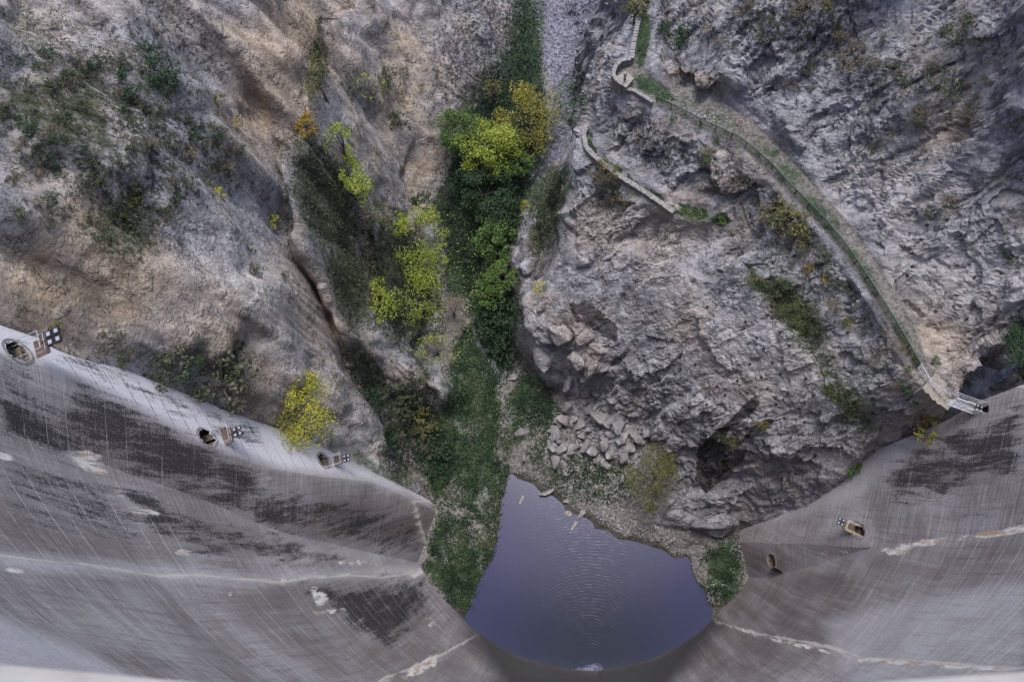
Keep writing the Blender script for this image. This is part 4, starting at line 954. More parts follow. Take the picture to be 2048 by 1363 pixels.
def tree_at(px, py, w, h, mat, dens, leaf, label, up=3.0, asp=1., tilt=0., base=None, **k):
    """crown centred on the pixel at height `up` above the ground"""
    loc, n = hit(*(base or (px, py))); c = at(px, py, loc.z+up) if base is None else None
    R = w*.5*mpp(loc)*1.28
    # the trunk stands under the crown centre
    if base is None:
        x, y = c[0], c[1]; zb = down(x, y, loc.z+up+6)
        if zb > loc.z+up-.8 or zb < loc.z-6: zb = loc.z
        g0 = Vector((x, y, zb)); top = loc.z+up-zb; lean = (0, 0)
    else:
        q = at(px, py, loc.z+up); g0 = loc; top = up; lean = (q[0]-loc.x, q[1]-loc.y)
    return make_tree('tree', g0, R, top, mat, int(dens), leaf, label, el=(1, asp), rz=math.radians(-tilt), lean=lean, **k)
Y_, Li, Mi, Dk, Ol = M['l_yellow'], M['l_lime'], M['l_mid'], M['l_dark'], M['l_olive']
TREES = [
    # px, py, width, mat, leaves, leaf size, label, up, aspect(y/x), extra
    (573, 832, 140, Y_, 10000, .22, 'bright yellow tree growing over the top of the left abutment', 3.0, 1.1, dict(hollow=.15, lumps=60, base=(600, 862))),
    (918, 262, 76, Mi, 4200, .34, 'round yellow green tree, leftmost of the valley trees', 5, 1.15, dict(lumps=30)),
    (1052, 236, 100, M['l_gold'], 4600, .36, 'yellowest tall tree of the valley beside the scree', 6, 1.2, dict(lumps=34)),
    (975, 300, 112, Li, 5600, .36, 'bright lime tree in the middle of the valley trees', 6, .85, dict(lumps=36)),
    (1030, 318, 62, Mi, 2600, .36, 'green tree touching the lime tree on its right', 4.5, 1.1, {}),
    (962, 375, 98, Dk, 4200, .38, 'dark green tree below the lime tree', 4.5, .85, {}),
    (1000, 425, 76, Dk, 3200, .36, 'dark green tree in the middle of the valley row', 4, .9, {}),
    (990, 480, 68, Mi, 2800, .34, 'olive yellow topped tree above the lowest valley trees', 4, .95, {}),
    (1003, 550, 52, Mi, 2000, .36, 'mid green tree beside the violet rock hump', 3.5, 1.1, {}),
    (972, 585, 60, Mi, 1800, .36, 'lowest green tree over the dark brambles', 3., .9, {}),
    (985, 178, 34, Ol, 420, .30, 'thin yellowish sapling under the far cliff', 2.5, 1.4, dict(hollow=.5)),
    (825, 478, 96, Y_, 3900, .28, 'large yellow tree on the left gully side', 4., 1.25, dict(hollow=.4, lumps=34, tilt=35, mat=Li)),
    (862, 535, 52, Y_, 1700, .27, 'yellow side tree hanging right of the large gully tree', 4., 1.5, dict(hollow=.4, tilt=20, mat=Li)),
    (828, 592, 104, Li, 2200, .24, 'open yellow green tree below the large gully tree', 3., .9, dict(hollow=.5, lumps=40)),
    (762, 600, 40, Li, 1500, .26, 'narrow lime tree against the rock edge in the gully', 2.5, 2.1, dict(tilt=-15)),
    (870, 694, 66, Li, 620, .24, 'sparse yellow green tree above the grey rock knob', 3., .7, dict(hollow=.5)),
    (752, 430, 48, Ol, 700, .24, 'sparse sapling at the top of the gully', 2.5, 1.1, dict(hollow=.5)),
    (706, 345, 46, Li, 2100, .28, 'lime tree hanging below the far cliff', 3., 2.2, dict(tilt=-25, lumps=30)),
    (672, 275, 44, Li, 520, .26, 'thin bare-branched tree under the orange rock nose', 3., 1.3, dict(hollow=.6)),
    (628, 150, 26, Ol, 900, .26, 'hanging yellow vine in the dark cleft of the orange cliff', 2., 3.6, {}),
    (738, 178, 60, Li, 240, .26, 'almost leafless branchy tree on the far cliff', 2., .8, dict(hollow=.7)),
    (616, 250, 40, M['l_orange'], 1100, .22, 'orange leaved bush at the tip of the orange rock nose', 1.2, 1.2, {}),
    (1312, 952, 92, Ol, 5200, .22, 'olive green round tree on the rubble beside the dark rock stain', 4., 1.15, dict(hollow=.2, lumps=44)),
    (1848, 850, 52, Y_, 620, .17, 'sparse yellow tree below the concrete steps', 2., 1.1, dict(hollow=.5)),
    (1882, 840, 44, Ol, 380, .17, 'nearly bare yellowish tree under the steel footbridge', 2., 1.1, dict(hollow=.5)),
    (2034, 690, 42, Dk, 2400, .17, 'dark pine branch hanging at the right picture edge', 2.5, 1.7, dict(lumps=30)),
    (1272, 8, 40, Y_, 800, .32, 'yellow treetop beside the upper end of the long wall', 3., 1.2, dict(hollow=.5, mat=Ol)),
    (850, 410, 60, Dk, 1300, .30, 'dark bush at the foot of the far cliff', 1.8, .8, {}),
    (905, 620, 50, M['l_dry'], 900, .22, 'brownish leafy thicket left of the dark stream hole', 2., 1.2, {}),
]
for i, (px, py, w, m, nl, lf, lab, up, asp, ex) in enumerate(TREES):
    ex = dict(ex); m = ex.pop('mat', m)
    tree_at(px, py, w, None, m, nl, lf, lab, up, asp, seed=50+i, **ex)
for px, py, lab in [(1050, 415, 'small yellow sapling beside the mossy rock ramp'), (1080, 575, 'small yellow sapling in the notch of the massif'), (548, 440, 'tiny yellow sapling on the pale slab rim'), (436, 388, 'pale green sapling on the left slope'), (473, 250, 'orange bush on the upper left slope')]:
    tree_at(px, py, 22, None, M['l_orange'] if 'orange' in lab else Y_, 240, .2, lab, 1.0, 1.2, seed=int(px), cat='sapling', hollow=.4, trunk=.05, limbs=5)

# shrubs: a few masters, then copies
def shrub_master(mat, leafs, leaf, seed, flat=.7, hollow=.2):
    g = empty('shrub', (0, 0, -500)); P, tint, L = crown_points(leafs, .5, hollow, 16, seed, flat); V, Fq, t_ = leaf_geo(P+[0, 0, .2], leaf, tint=tint)
    mesh_np('foliage', V, Fq, mat, g, smooth=False, attrs=dict(tint=t_)); mb = MB()
    for i in range(6): mb.tube([(0, 0, -.15), L[i]*.5+[0, 0, .1], L[i]+[0, 0, .2]], [.02, .012, .004], 4, False)
    mb.build('stems', M['bark'], g); return g
SH = dict(g=[shrub_master(M['l_dark'], 520, .070, 1), shrub_master(M['l_dark'], 420, .08, 2, .55)], s=[shrub_master(M['l_scrub'], 520, .060, 3, .55), shrub_master(M['l_scrub'], 460, .07, 4, .6), shrub_master(M['l_scrub'], 400, .06, 8, .6, .5)],
          o=[shrub_master(M['l_olive'], 700, .055, 5, .6)], d=[shrub_master(M['l_dry'], 420, .065, 6, .5, .4)], y=[shrub_master(M['l_orange'], 300, .075, 7, .7, .4)], m=[shrub_master(M['l_mid'], 420, .08, 9, .6)])
LMK = []
def auto(lst, noun):
    """tell alike things apart by size and by the nearest thing that is easy to find"""
    cnt = {}; out = []
    ORD = ['nearest', 'second nearest', 'third nearest', 'fourth nearest', 'fifth nearest']+['%dth nearest' % k for k in range(6, 200)]
    pool = []
    for i, (x, y) in enumerate(lst):
        j = min(range(len(LMK)), key=lambda k: math.hypot(LMK[k][0]-x, LMK[k][1]-y)); d = math.hypot(LMK[j][0]-x, LMK[j][1]-y); pool.append((j, d, i))
    lab = {}
    for j, d, i in sorted(pool):
        k = cnt.get(j, 0); cnt[j] = k+1; lab[i] = '%s, %s the %s' % (noun, ORD[k], LMK[j][2])
    return [lab[i] for i in range(len(lst))]
LMK = [(60, 680, 'highest left balcony'), (430, 860, 'middle left balcony'), (572, 830, 'big yellow tree'), (325, 150, 'dark round bush upper left'), (110, 318, 'lone dark bush on the grey slope'), (250, 450, 'thicket above the rock overhang'), (473, 250, 'orange bush upper left'),
       (0, 200, 'left picture edge'), (500, 320, 'bramble terrace'), (1312, 950, 'round olive tree'), (1200, 838, 'big slanting slab'), (1140, 812, 'dark bluish boulder'), (1095, 984, 'long pale shore slab'), (1048, 868, 'big pointed grey boulder'), (1392, 1042, 'huge layered slab'),
       (1575, 450, 'largest olive bush'), (1643, 550, 'orange bush pair'), (1822, 795, 'dark bush by the steps'), (1390, 160, 'cave'), (1480, 246, 'grey manhole cover'), (1826, 700, 'rusty manhole cover'), (1500, 830, 'black wet stain'), (1950, 815, 'steel footbridge'), (1710, 940, 'bright green ferns'),
       (1700, 0, 'top edge above the path'), (1880, 175, 'large grey green bush upper right'), (2040, 100, 'upper right corner'), (1508, 566, 'yellowish bush of the fissure'), (2047, 500, 'right picture edge'), (1140, 765, 'nose of the massif')]
def shrub(px, py, w, k, label, group=None, lift=.05):
    loc, n = hit(px, py); s = w*mpp(loc)*1.15
    copy_tree(random.choice(SH[k]), loc+Vector((0, 0, s*lift)), random.uniform(0, 6.3), s, label=label, cat='shrub', group=group)
SHR = [(345, 745, 95, 's', 'dark bush in the notch above the left abutment, left one'), (372, 735, 70, 'g', 'dark bush touching the left bush above the abutment'), (440, 770, 130, 's', 'big grey green thicket above the middle gallery'),
    (485, 745, 95, 's', 'upper part of the thicket above the middle gallery'), (490, 800, 60, 'd', 'brownish bush between the thicket and the yellow tree'), (225, 690, 60, 's', 'low bush where the left rock meets the abutment'),
    (255, 720, 50, 'o', 'olive bush right beside the upper abutment edge'), (115, 660, 40, 'o', 'small green bush under the rock lip at the left edge'), (325, 150, 62, 'g', 'dark round bush on the upper left cliff'), (300, 120, 56, 'g', 'dark bush just above the round bush, upper left'),
    (340, 168, 50, 'g', 'dark bush just below the round bush, upper left'), (435, 212, 40, 'o', 'pale green bush on the upper left slope'), (110, 318, 30, 'g', 'small dark green bush alone on the grey left slope'), (398, 390, 20, 'g', 'tiny dark bush on the rim of the pale slab'),
    (460, 352, 26, 's', 'small grey bush left of the slab rim'), (432, 330, 16, 'g', 'narrow dark bush beside the bare twigs'), (160, 540, 34, 's', 'grey bush at the left end of the rock overhang'), (515, 545, 36, 's', 'grey green bush on the pale slab'),
    (500, 500, 26, 's', 'small bush above the bush on the pale slab'), (570, 555, 22, 's', 'small bush near the right rim of the slab'), (672, 765, 34, 's', 'bush on the lower slab close to the rim'), (215, 470, 60, 's', 'thicket left half above the rock overhang'),
    (275, 445, 70, 's', 'thicket middle above the rock overhang'), (330, 440, 50, 's', 'thicket right end above the rock overhang'), (265, 420, 50, 'o', 'olive bush in the thicket above the overhang'),
    (1366, 80, 44, 'g', 'tall dark green bush above the cave'), (1358, 98, 34, 'g', 'lower half of the dark bush above the cave'), (1326, 68, 38, 'g', 'green bush between the long wall and the cave'), (1215, 350, 52, 'o', 'olive bush on the spur below the lower path'),
    (1195, 350, 36, 'd', 'brown bush left of the olive bush on the spur'), (1238, 408, 32, 'y', 'orange yellow bush on the spur below the path wall'), (1232, 385, 40, 's', 'grey bush between the olive and the orange bush'), (1575, 450, 88, 'o', 'largest olive bush below the green railing'),
    (1592, 482, 62, 'o', 'lower half of the largest olive bush below the railing'), (1545, 430, 50, 'd', 'brownish bush left of the largest olive bush'), (1645, 515, 46, 's', 'grey green bush right of the largest olive bush'), (1622, 545, 26, 'y', 'orange bush on the pale rock strip, left one'), (1643, 556, 28, 'y', 'orange bush on the pale rock strip, right one'),
    (1676, 568, 30, 'g', 'green bush just below the railing at mid length'), (1700, 590, 40, 's', 'grey bush close under the railing'), (1508, 566, 34, 'o', 'yellowish bush at the top of the fissure'), (1822, 793, 46, 'g', 'dark green bush left of the concrete steps'),
    (1742, 805, 26, 'g', 'small dark bush on the pale rock left of the steps'), (1710, 938, 34, 'm', 'bright green fern clump where the rock meets the right abutment'), (1700, 950, 24, 'm', 'lower part of the bright green ferns at the abutment'), (1410, 310, 34, 'o', 'olive bush between the two paths'),
    (1488, 368, 38, 's', 'grey bush under the railing near the orange scar'), (1415, 325, 26, 'm', 'green tuft beside the olive bush between the paths'), (1345, 240, 20, 'm', 'green tuft under the first railing posts'), (1400, 252, 16, 'm', 'green tuft against the railing'),
    (1432, 283, 16, 'm', 'small green tuft under the railing bend'), (1880, 175, 70, 's', 'large grey green bush on the upper right cliff'), (1690, 130, 60, 'd', 'brown grass tuft bush high on the right cliff'), (1590, 20, 50, 'd', 'dry tuft at the top edge of the picture'),
    (1655, 10, 60, 'o', 'olive tuft at the top edge right of the dry tuft'), (1930, 240, 40, 's', 'bush above the orange hole at the upper right'), (1745, 300, 34, 's', 'dark bush in the vertical fissure of the right cliff'), (1920, 70, 70, 's', 'grey bush near the upper right corner'),
    (2010, 515, 40, 'g', 'green bush on the ledge at the right edge'), (1850, 430, 30, 's', 'small bush on the pale right cliff'), (1895, 415, 40, 'd', 'dry bush on the ledge of the pale right cliff'), (2030, 640, 30, 's', 'bush at the right edge over the dark gap'),
    (1520, 850, 36, 'o', 'yellowish shrub in the dark wet stain'), (1440, 870, 34, 's', 'shrub at the upper left of the dark wet stain'), (1465, 885, 26, 'o', 'small shrub inside the dark wet stain'), (850, 745, 50, 's', 'grey thicket on the rock knob by the meadow'),
    (815, 810, 60, 's', 'thicket in the gully behind the left slab'), (850, 850, 60, 'o', 'olive thicket at the meadow edge'), (745, 800, 46, 'g', 'green bush deep in the gully behind the slab rim'), (860, 900, 44, 's', 'thicket above the end of the left abutment'),
    (780, 870, 40, 'g', 'green bush near the end of the left abutment'), (890, 905, 50, 'g', 'dark bramble heap on the meadow near the abutment'), (875, 950, 44, 'g', 'dark bramble heap right beside the abutment end'), (1000, 650, 80, 'g', 'dark blue green brambles under the massif, upper heap'),
    (1010, 700, 70, 'g', 'dark blue green brambles under the massif, lower heap'), (975, 640, 50, 'g', 'dark brambles left of the upper heap'), (1440, 442, 20, 'm', 'green tuft at the end of the lower path'), (1870, 720, 20, 'm', 'green tuft beside the path near the steps'),
    (1855, 765, 16, 'm', 'green tuft above the concrete steps'), (1815, 740, 20, 'm', 'green tuft below the end of the green railing'), (700, 160, 30, 's', 'bush on the far cliff beside the dark cleft'), (775, 170, 60, 's', 'hanging dry thicket on the far cliff'), (800, 250, 50, 's', 'bush low on the far cliff'), (640, 100, 36, 'g', 'dark bush inside the cleft')]
for s in SHR: shrub(*s)
SCR = [(x, y) for x, y in rand_in([(0,90),(150,120),(330,120),(520,300),(470,420),(300,430),(130,480),(0,430)], 150)]
for (x, y), l_ in zip(SCR, auto(SCR, 'low left slope shrub')): shrub(x, y, random.uniform(14, 42), random.choice('sssgd'), l_, 'low shrubs scattered over the left slope')
SCR2 = rand_in([(1300,0),(2048,0),(2048,330),(1800,330),(1650,250),(1480,180),(1400,60)], 60)
for (x, y), l_ in zip(SCR2, auto(SCR2, 'low dry right cliff shrub')): shrub(x, y, random.uniform(12, 34), random.choice('ssdd'), l_, 'low shrubs scattered over the right cliff')
SCR3 = rand_in([(1500,400),(1560,400),(1700,560),(1860,760),(1800,780),(1640,620),(1520,480)], 26)
for (x, y), l_ in zip(SCR3, auto(SCR3, 'low shrub under the railing')): shrub(x, y, random.uniform(12, 28), random.choice('sdod'), l_, 'low shrubs below the railing')

RP = rand_in(RUB, 150)
for (x, y), l_ in zip(RP, auto(RP, 'angular grey rubble boulder')):
    up_ = y < 930
    boulder(x, y, random.uniform(14, 42) if up_ else random.uniform(5, 12), l_, 'b' if random.random() < (.85 if up_ else .4) else 's', random.uniform(.6, 1), group='boulders of the rubble slope')

# ground cover
def cover(name, w, n, mat, size, label, lift=.10, clump=.5, spread=.28, bias=.6):
    ii = pick(w, n)
    if not len(ii): return
    cl = fbm(PT[ii], 1.4, 2, 90.); ii = ii[cl > -clump]; P = PT[ii]+rng.normal(0, spread, (len(ii), 3))*[1, 1, .35]; D = project(P)[:, 2]
    P = P+N3[ii]*(lift*rng.uniform(.1, 1.6, len(ii)))[:, None]+[0, 0, .04]
    P = P[PT[ii, 2] > .06] if 'meadow' in name else P; D = project(P)[:, 2]
    V, Fq, t_ = leaf_geo(P, size*np.clip(D/95, .35, 1.2), tint=np.clip(.45+fbm(P, 3, 2, 7.)*.8+rng.normal(0, .2, len(P)), 0, 1), bias=bias)
    return tag(mesh_np(name, V, Fq, mat, smooth=False, attrs=dict(tint=t_)), label, kind='stuff')
cover('meadow_plants', np.clip(grass-.15, 0, 1)*(Pb[:, 2] < 12)*np.clip((QY-560)/80, .04, 1), 60000, M['l_grass'], .26, 'low dark green plants covering the gorge floor', .12, .25)
cover('valley_undergrowth', spoly([(1030,-60),(1060,-60),(1070,60),(1085,150),(1095,260),(1050,400),(1020,450),(1010,540),(1040,640),(960,620),(920,560),(880,500),(862,420),(905,320),(960,200),(1010,90)], 5)*dry, 40000, M['l_under'], .30, 'dark bramble undergrowth on the upper gorge floor under the trees', .3, .8, .3)
bram = blob([(650,400,60,160,-20,1.),(700,560,45,130,-15,1.),(640,300,50,60,0,.7),(720,700,20,50,-20,.5),(440,775,70,42,20,.8),(350,740,45,28,20,.8)])
cover('bramble_cover', np.clip(bram-.25, 0, 1), 42000, M['l_scrub'], .24, 'dense bramble carpet on the terrace behind the left slab', .35, .5, .3)
gul = blob([(790,560,70,150,-10,.8),(740,770,40,100,-30,1.),(830,850,60,100,-15,1.),(790,900,40,60,0,1.),(960,250,50,140,15,1.),(1000,430,60,90,0,.9),(930,420,60,80,0,1.),(1005,650,50,85,0,1.),(890,925,30,35,0,.8),(630,130,24,80,0,.8),(1100,440,28,80,15,.7)])
cover('gully_thicket', np.clip(gul-.3, 0, 1), 52000, M['l_under'], .28, 'dark undergrowth filling the gully and the valley floor', .35, .4, .3)
cover('slope_scrub', np.clip(veg-.15, 0, 1)*(rockm > .4)*(1-np.clip(bram+gul, 0, 1)), 76000, M['l_scrub'], .22, 'low scrub growing in patches over the rock slopes', .16, .02, .22)
cover('dry_tufts', np.clip(veg+dark*.4-.1, 0, 1)*(rockm > .4)*(1-np.clip(bram+gul, 0, 1)), 26000, M['l_dry'], .20, 'dry brown tufts on the rock slopes', .12, -.05, .2)
cover('path_grass', np.clip(keep.ravel()*grass-.2, 0, 1), 4500, M['l_grass'], .16, 'short grass growing on the two rock paths', .06, .6, .15)
cover('fissure_plants', blob([(1590,620,26,100,-35,1.),(1690,800,24,100,-35,.9),(1520,560,24,30,0,1.),(1390,435,40,14,20,.8),(1250,365,90,8,37,.8)]), 9000, M['l_mid'], .18, 'green and olive plants growing in the long rock fissure', .15, .3, .2)
cover('ivy', blob([(665,880,30,14,45,1.),(720,918,40,10,35,1.),(780,950,40,12,25,1.),(600,870,40,14,20,.8),(400,790,70,14,25,.9),(250,715,60,12,20,.9),(500,850,40,12,20,.8)]), 9000, M['l_mid'], .18, 'ivy and weeds growing along the joint between rock and left abutment', .3, .5, .2)
fall = spoly([(900,400),(1000,380),(1000,620),(930,700),(880,800),(860,600)], 3)*dry
P = PT[pick(fall, 650)]+[0, 0, .5]; V, Fq, t_ = leaf_geo(P, .24, bias=2.)
tag(mesh_np('fallen_leaves', V, Fq, M['l_yellow'], smooth=False, attrs=dict(tint=t_)), 'fallen yellow leaves scattered over the dark undergrowth', kind='stuff')

# ------------------------------------------------------------------ masonry walls of the paths
def stone_wall(lst, th, hgt, label, down_=1.2, st=.42):
    p = np.array([at(*q) for q in lst]); d = np.r_[0, np.cumsum(np.linalg.norm(np.diff(p, axis=0), axis=1))]; n = max(2, int(d[-1]/st))
    cen = p.mean(0); g = empty('stone_wall', tuple(cen), label=label, cat='wall'); body = MB(); cop = MB(); rows = int((hgt+down_)/.30)
    for i in range(n):
        t_ = (i+.5)*d[-1]/n; c = np.array([np.interp(t_, d, p[:, k]) for k in range(3)]); e = np.array([np.interp(min(t_+.1, d[-1]), d, p[:, k]) for k in range(3)])-np.array([np.interp(max(t_-.1, 0), d, p[:, k]) for k in range(3)])
        rz = math.atan2(e[1], e[0])
        for r_ in range(rows):
            q = c-cen+[0, 0, hgt-.15-r_*.30]; body.box(q+rng.normal(0, .02, 3), (d[-1]/n*rng.uniform(.86, 1.12), th*rng.uniform(.93, 1.07), .275), rz+rng.normal(0, .05), rng.uniform(.92, 1))
        cop.box(c-cen+[0, 0, hgt+.05]+rng.normal(0, .012, 3), (d[-1]/n*rng.uniform(.9, 1.02), th*1.12*rng.uniform(.94, 1.05), .12), rz+rng.normal(0, .03), .96)
    o = body.build('stonework', M['masonry'], g); o['kind'] = 'stuff'; o = cop.build('coping', M['cap'], g); o['kind'] = 'stuff'; return g
stone_wall([(1291,16,37),(1281,37,36.8),(1273,64,36.5),(1266,100,36.2),(1262,127,36)], .55, .9, 'long straight stone wall of the upper path near the top', 2.5)
stone_wall([(1261,128,36),(1253,128,36),(1242,131,36),(1231,141,36),(1226,153,36),(1227,161,36),(1234,171,36),(1244,178,36)], .50, .9, 'curved stone bastion wall around the block with the column', 4.5)
stone_wall([(1244,178,36),(1256,181,36),(1268,184,36),(1286,194,36),(1305,207,36)], .45, .25, 'low stone wall between the bastion and the green railing', 2.2)
stone_wall([(1173,256,29),(1167,275,28.9),(1172,299,28.9),(1185,314,28.9),(1202,329,28.9),(1237,356,29),(1285,386,29),(1332,418,29.1),(1346,429,29.1)], .62, .6, 'pale stone wall along the outer edge of the lower path', 1.6)
# block with column
zb = 36.0; q = [at(1228,158,zb+.9), at(1251,143,zb+.9), at(1267,157,zb+.9), at(1252,175,zb+.9)]; cen = sum(q)/4; cen[2] = zb
g = empty('stone_plinth', tuple(cen), label='square stone block with a small column, inside the curved bastion wall', cat='monument')
v = [(p_[0]-cen[0], p_[1]-cen[1], -.6) for p_ in q]+[(p_[0]-cen[0], p_[1]-cen[1], .80) for p_ in q]; fcs = [(3, 2, 1, 0), (4, 5, 6, 7), (0, 1, 5, 4), (1, 2, 6, 5), (2, 3, 7, 6), (3, 0, 4, 7)]
MB().add(v, fcs).build('block', M['masonry'], g); v = [(x*1.06, y*1.06, .803) for x, y, _ in v[:4]]+[(x*1.05, y*1.05, .92) for x, y, _ in v[:4]]; MB().add(v, fcs).build('top_slab', M['slab'], g)
b = at(1249.5, 159, zb+.9)-cen; MB().tube([b+[0, 0, .0], b+[0, 0, .95]], [.17, .15], 14).tube([b+[0, 0, .95], b+[0, 0, 1.0], b+[0, 0, 1.22], b+[0, 0, 1.28]], [.20, .26, .26, .18], 14).build('column', M['slab'], g, True)

# ------------------------------------------------------------------ green railing on the upper path
rp = np.array([at(x, y, z) for x, y, z in RAIL]); rp[:, 2] = [max(down(p_[0], p_[1], p_[2]+3), p_[2]-.5) for p_ in rp]
k3 = np.array([1, 1, 1])/3; rp[1:-1, 2] = np.convolve(rp[:, 2], k3, 'valid')
rd = np.r_[0, np.cumsum(np.linalg.norm(np.diff(rp, axis=0), axis=1))]; R0 = rp[0].copy()
g = empty('green_railing', tuple(R0), label='long green metal railing along the upper rock path', cat='railing')
rat = lambda t_: np.array([np.interp(t_, rd, rp[:, k]) for k in range(3)])-R0
rl = [rat(t_) for t_ in rd]
MB().tube([p_+[0, 0, 1.12] for p_ in rl], .050, 6).build('handrail', M['green'], g); MB().tube([p_+[0, 0, .16] for p_ in rl], .03, 5).build('bottom_rail', M['green2'], g); MB().tube([p_+[0, 0, .98] for p_ in rl], .025, 5).build('upper_rail', M['green2'], g)
pm = MB().box((0, 0, .55), (.075, .075, 1.12)).build('post', M['green2'], g).data; bpy.data.objects.remove(bpy.data.objects['post'] if 'post' in bpy.data.objects and bpy.data.objects['post'].data == pm else [o for o in g.children if o.data == pm][0])
bmx = MB().box((0, 0, .57), (.05, .05, .84)); me = bpy.data.meshes.new('baluster'); me.from_pydata(bmx.v, [], bmx.f); me.materials.append(M['green2'])
npst = 22
for i in range(npst): place(pm, 'post', tuple(rat(rd[-1]*i/(npst-1))), parent=g)
nb = 290
for i in range(nb): place(me, 'baluster', tuple(rat(rd[-1]*(i+.5)/nb)), parent=g)

# steps, galvanised railing and footbridge
zs = 39.6; A0 = at(1852, 764, zs); A1 = at(1891, 793, zs); u = A1-A0; Ls = np.linalg.norm(u[:2]); u = np.array([u[0], u[1], 0])/Ls; w_ = np.array([-u[1], u[0], 0])
g = empty('concrete_steps', tuple(A0), label='pale concrete steps leading down to the steel footbridge', cat='steps'); n = 7
for i in range(n):
    a = Ls*i/n; c = u*(a+Ls/n/2); hh = 2.2+.13*(n-i)
    link_box('step', c+np.array([0, 0, -.1+.10*(n-i)-hh/2]), u, w_, (Ls/n*.97, 2.3+.15*math.sin(i*2.1), hh), M['slab'], g)
link_box('landing', u*(Ls+.45)+np.array([0, 0, -1.6]), u, w_, (1.0, 2.0, 3.1), M['slab'], g)
B0 = A1+u*.5; B1 = fr6[0]+fr6[1]*-.3; B1 = np.array([B1[0], B1[1], zs-.1]); bu = B1-B0; Lb = np.linalg.norm(bu); bu /= Lb; bw = np.array([-bu[1], bu[0], 0]); bw /= np.linalg.norm(bw)
g = empty('steel_footbridge', tuple(B0), label='narrow galvanised steel footbridge from the steps to the dam doorway', cat='footbridge')
for sd in (-1, 1): link_box('girder', bu*Lb/2+bw*.52*sd+np.array([0, 0, -.12]), bu, bw, (Lb, .09, .22), M['galv'], g)
nbar = int(Lb/.11); bmx = MB()
for i in range(nbar): bmx.add([(bu*(i+.5)*Lb/nbar+bu*a*.02+bw*b*.5+np.array([0, 0, c*.02])).tolist() for c in (-1, 1) for a, b in ((-1, -1), (1, -1), (1, 1), (-1, 1))], [(3, 2, 1, 0), (4, 5, 6, 7), (0, 1, 5, 4), (1, 2, 6, 5), (2, 3, 7, 6), (3, 0, 4, 7)])
o = bmx.build('deck_grating', M['galv'], g); o['kind'] = 'stuff'
for sd in (-1, 1):
    for h in (.45, .8, 1.12): MB().tube([bw*.55*sd+np.array([0, 0, h])-bu*.3, bu*Lb+bw*.55*sd+np.array([0, 0, h])], .03 if h > 1 else .02, 6).build('handrail' if h > 1 else 'side_bar', M['galv'], g)
    for i in range(4): q = bu*Lb*(i+.1)/3.3+bw*.55*sd; MB().tube([q, q+[0, 0, 1.12]], .028, 6).build('post', M['galv'], g)
for sd in (-.3, .45):
    q = bw*sd+np.array([0, 0, .35]); MB().tube([bu*(Lb-1.6)+q, bu*(Lb+.4)+q], .035, 6).build('yellow_rail', M['yellow'], g)
pp = B0+bu*Lb*.62; floodlights(pp, bu, bw, .62, 'small floodlight cluster standing on the steel footbridge')
G0 = rp[-1]; g = empty('steel_railing', tuple(G0), label='thin galvanised railing between the green railing and the footbridge', cat='railing')
K = [rp[-1], at(1851, 768, 39.6), at(1891, 798, 39.6)]; K[1][2] = 39.7; K = [k_-G0 for k_ in K]
for h in (.4, .75, 1.12): MB().tube([k_+[0, 0, h] for k_ in K], .03 if h > 1 else .018, 6).build('handrail' if h > 1 else 'side_bar', M['galv'], g)
for k_ in [K[0]+[.05, 0, 0], (K[0]+K[1])/2, K[1], K[1]+(K[2]-K[1])*.33, K[1]+(K[2]-K[1])*.66, K[2]]: MB().tube([k_, k_+[0, 0, 1.12]], .028, 6).build('post', M['galv'], g)

# manhole covers
for px, py, lab, r_ in [(1826, 699, 'rusty round manhole cover on the path near the steps', .30), (1480, 246, 'grey round manhole cover at the inner edge of the upper path', .36)]:
    loc, n = hit(px, py); g = empty('manhole', tuple(loc+Vector((0, 0, .03))), label=lab, cat='manhole cover')
    MB().tube([(0, 0, -.25), (0, 0, .06)], r_*1.35, 20).build('collar', M['conc'], g); MB().tube([(0, 0, .061), (0, 0, .10)], r_, 20).build('cover', M['iron'], g)

# rock bolts
s4 = 2.924
AN = [(1000+x/s4, 400+y/s4) for x, y in [(1595,362),(1650,423),(1722,503),(1783,597),(1838,691),(1874,755),(1590,690),(1637,772),(1693,850),(1503,803),(1545,868),(1593,950),(1463,957),(1640,1017),(1530,1035),(1563,1102),(1790,1040),(1833,1140),(1685,1126),(1617,1190),(1877,1237),(1905,1305),(1780,1295),(1667,1272),(1450,1125),(1340,998),(1260,920),(1195,1015),(1142,963),(1021,1020),(1268,1086),(1317,1140),(1138,1138),(1210,1195),(1066,1210),(955,1110),(1390,1055),(1948,915),(2015,975),(1213,622),(1438,710),(1070,1352),(1722,325),(2033,775),(1745,1215),(1558,1255)]]
AN2 = [(1500+x/2.925, 400+y/2.925) for x, y in [(1087,650),(1270,695),(1315,450),(1480,265),(1250,1005),(945,390),(727,118),(1068,955),(1035,145),(920,437),(715,1243),(762,1332),(755,1090),(1470,430)]]
AN3 = [(1348+x/2.421, 800+y/2.421) for x, y in [(160,22),(603,243),(685,268),(593,355),(770,225),(925,200)]]
pl = MB().box((0, 0, .03), (.30, .30, .05)); me = bpy.data.meshes.new('plate'); me.from_pydata(pl.v, [], pl.f); me.materials.append(M['black'])
nt = MB().tube([(0, 0, .04), (0, 0, .20)], .055, 6); me2 = bpy.data.meshes.new('bolt'); me2.from_pydata(nt.v, [], nt.f); me2.materials.append(M['iron'])
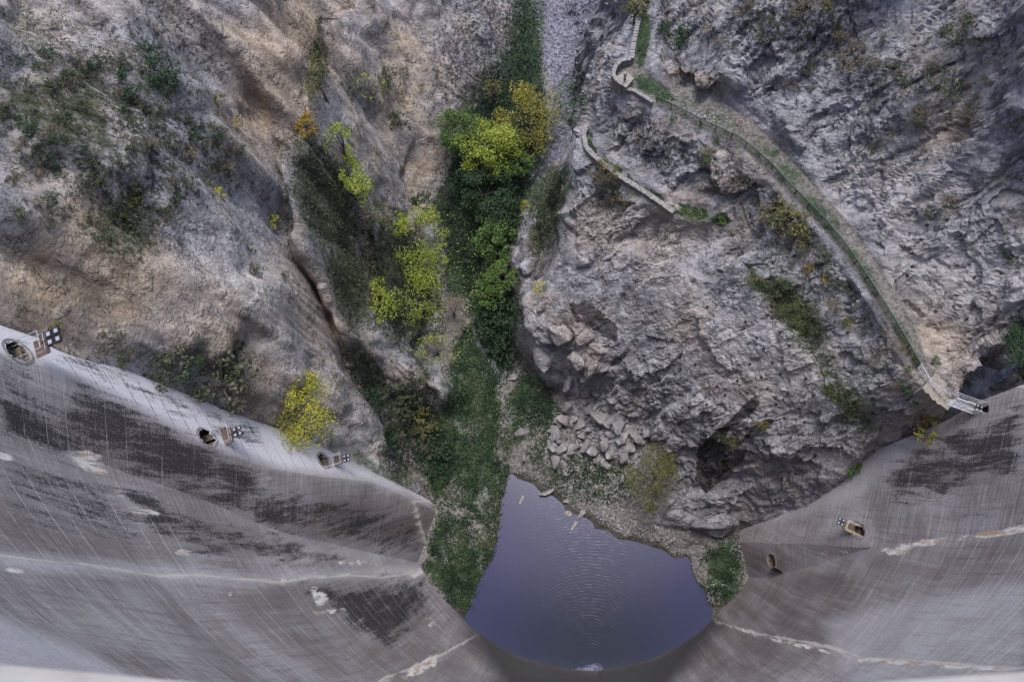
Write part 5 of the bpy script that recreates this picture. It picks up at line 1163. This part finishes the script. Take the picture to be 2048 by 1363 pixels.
for lst, lab, grp in ((AN, 'dark rock bolt plate in pale rock', 'rock bolts of the lower right rock'), (AN2, 'dark rock bolt plate above the path', 'rock bolts of the right cliff'), (AN3, 'dark rock bolt plate above the abutment', 'rock bolts above the right abutment')):
    for (px, py), l_ in zip(lst, auto(lst, lab)):
        loc, n = hit(px, py); o = empty('rock_bolt', tuple(loc+n*.05), label=l_, cat='rock bolt', group=grp); o.rotation_euler = n.to_track_quat('Z', 'Y').to_euler()
        place(me, 'plate', (0, 0, 0), parent=o); place(me2, 'bolt', (0, 0, 0), parent=o)

# stream, driftwood, water entering the pool
def ribbon(lst, z, lab):
    L = []; Rr = []
    for i, (x, y, w) in enumerate(lst):
        a, b = lst[max(i-1, 0)], lst[min(i+1, len(lst)-1)]; dx, dy = b[0]-a[0], b[1]-a[1]; l = math.hypot(dx, dy); nx, ny = -dy/l, dx/l
        for sgn, o in ((1, L), (-1, Rr)):
            h_, _ = hit(x+nx*w*sgn, y+ny*w*sgn); o.append([h_.x, h_.y, h_.z])
    m = np.mean([p_[2] for p_ in L+Rr]); zz_ = [max(.06, min(l_[2], r_[2])+.10) for l_, r_ in zip(L, Rr)]
    v = [(p_[0], p_[1], z_) for p_, z_ in zip(L, zz_)]+[(p_[0], p_[1], z_) for p_, z_ in zip(Rr, zz_)]; n = len(L)
    me = bpy.data.meshes.new('stream'); me.from_pydata(v, [], [(i, i+1, n+i+1, n+i) for i in range(n-1)]); me.materials.append(M['shallow']); me.update()
    return tag(link('stream_water', me), lab, kind='structure')
t = NT('shallow_water', .45); t.b.inputs['Specular IOR Level'].default_value = .2; p = t.pos(); M['shallow'] = t.out(t.mix(t.noise(p, 2, 4), (.05, .05, .075), (.12, .115, .155)), t.bump(t.noise(p, 5, 3), .2, .02))
ribbon([(948,655,3),(953,680,5),(966,700,4),(974,715,5),(985,728,8),(990,738,6),(996,748,3),(1003,758,2)], 0, 'shallow violet stream trickling over the meadow')
for px, py, w, rz, lab in [(1043, 999, 19, 1.15, 'short pale plank floating in the pool'), (1148, 1051, 21, 1.0, 'dark log standing partly in the water')]:
    c = at(px, py, .06); L_ = w/F*project(np.array([c]))[0, 2]; o = MB().box((0, 0, 0), (L_, L_*.26, .16), 0, .9).build('driftwood', M['wood']); o.location = c; o.rotation_euler = (0, 0, rz); tag(o, lab, 'driftwood')
c = at(1186, 1341, 0.); mb = MB(); bm = bmesh.new(); bmesh.ops.create_icosphere(bm, subdivisions=3, radius=1); V = np.array([v_.co[:] for v_ in bm.verts]); Fq = np.array([[v_.index for v_ in f_.verts] for f_ in bm.faces]); bm.free()
V = V*(1+fbm(V, .5, 3, 2.)[:, None]*.5)*[2.4, 1.5, .35]+[c[0], c[1]-.6, .0]
tag(mesh_np('outlet_foam', V, Fq, M['foam']), 'pale foam where outlet water enters the pool at the dam foot', kind='stuff')
for k in list(SH):
    for m_ in SH[k]:
        for ch in list(m_.children): bpy.data.objects.remove(ch)
        bpy.data.objects.remove(m_)
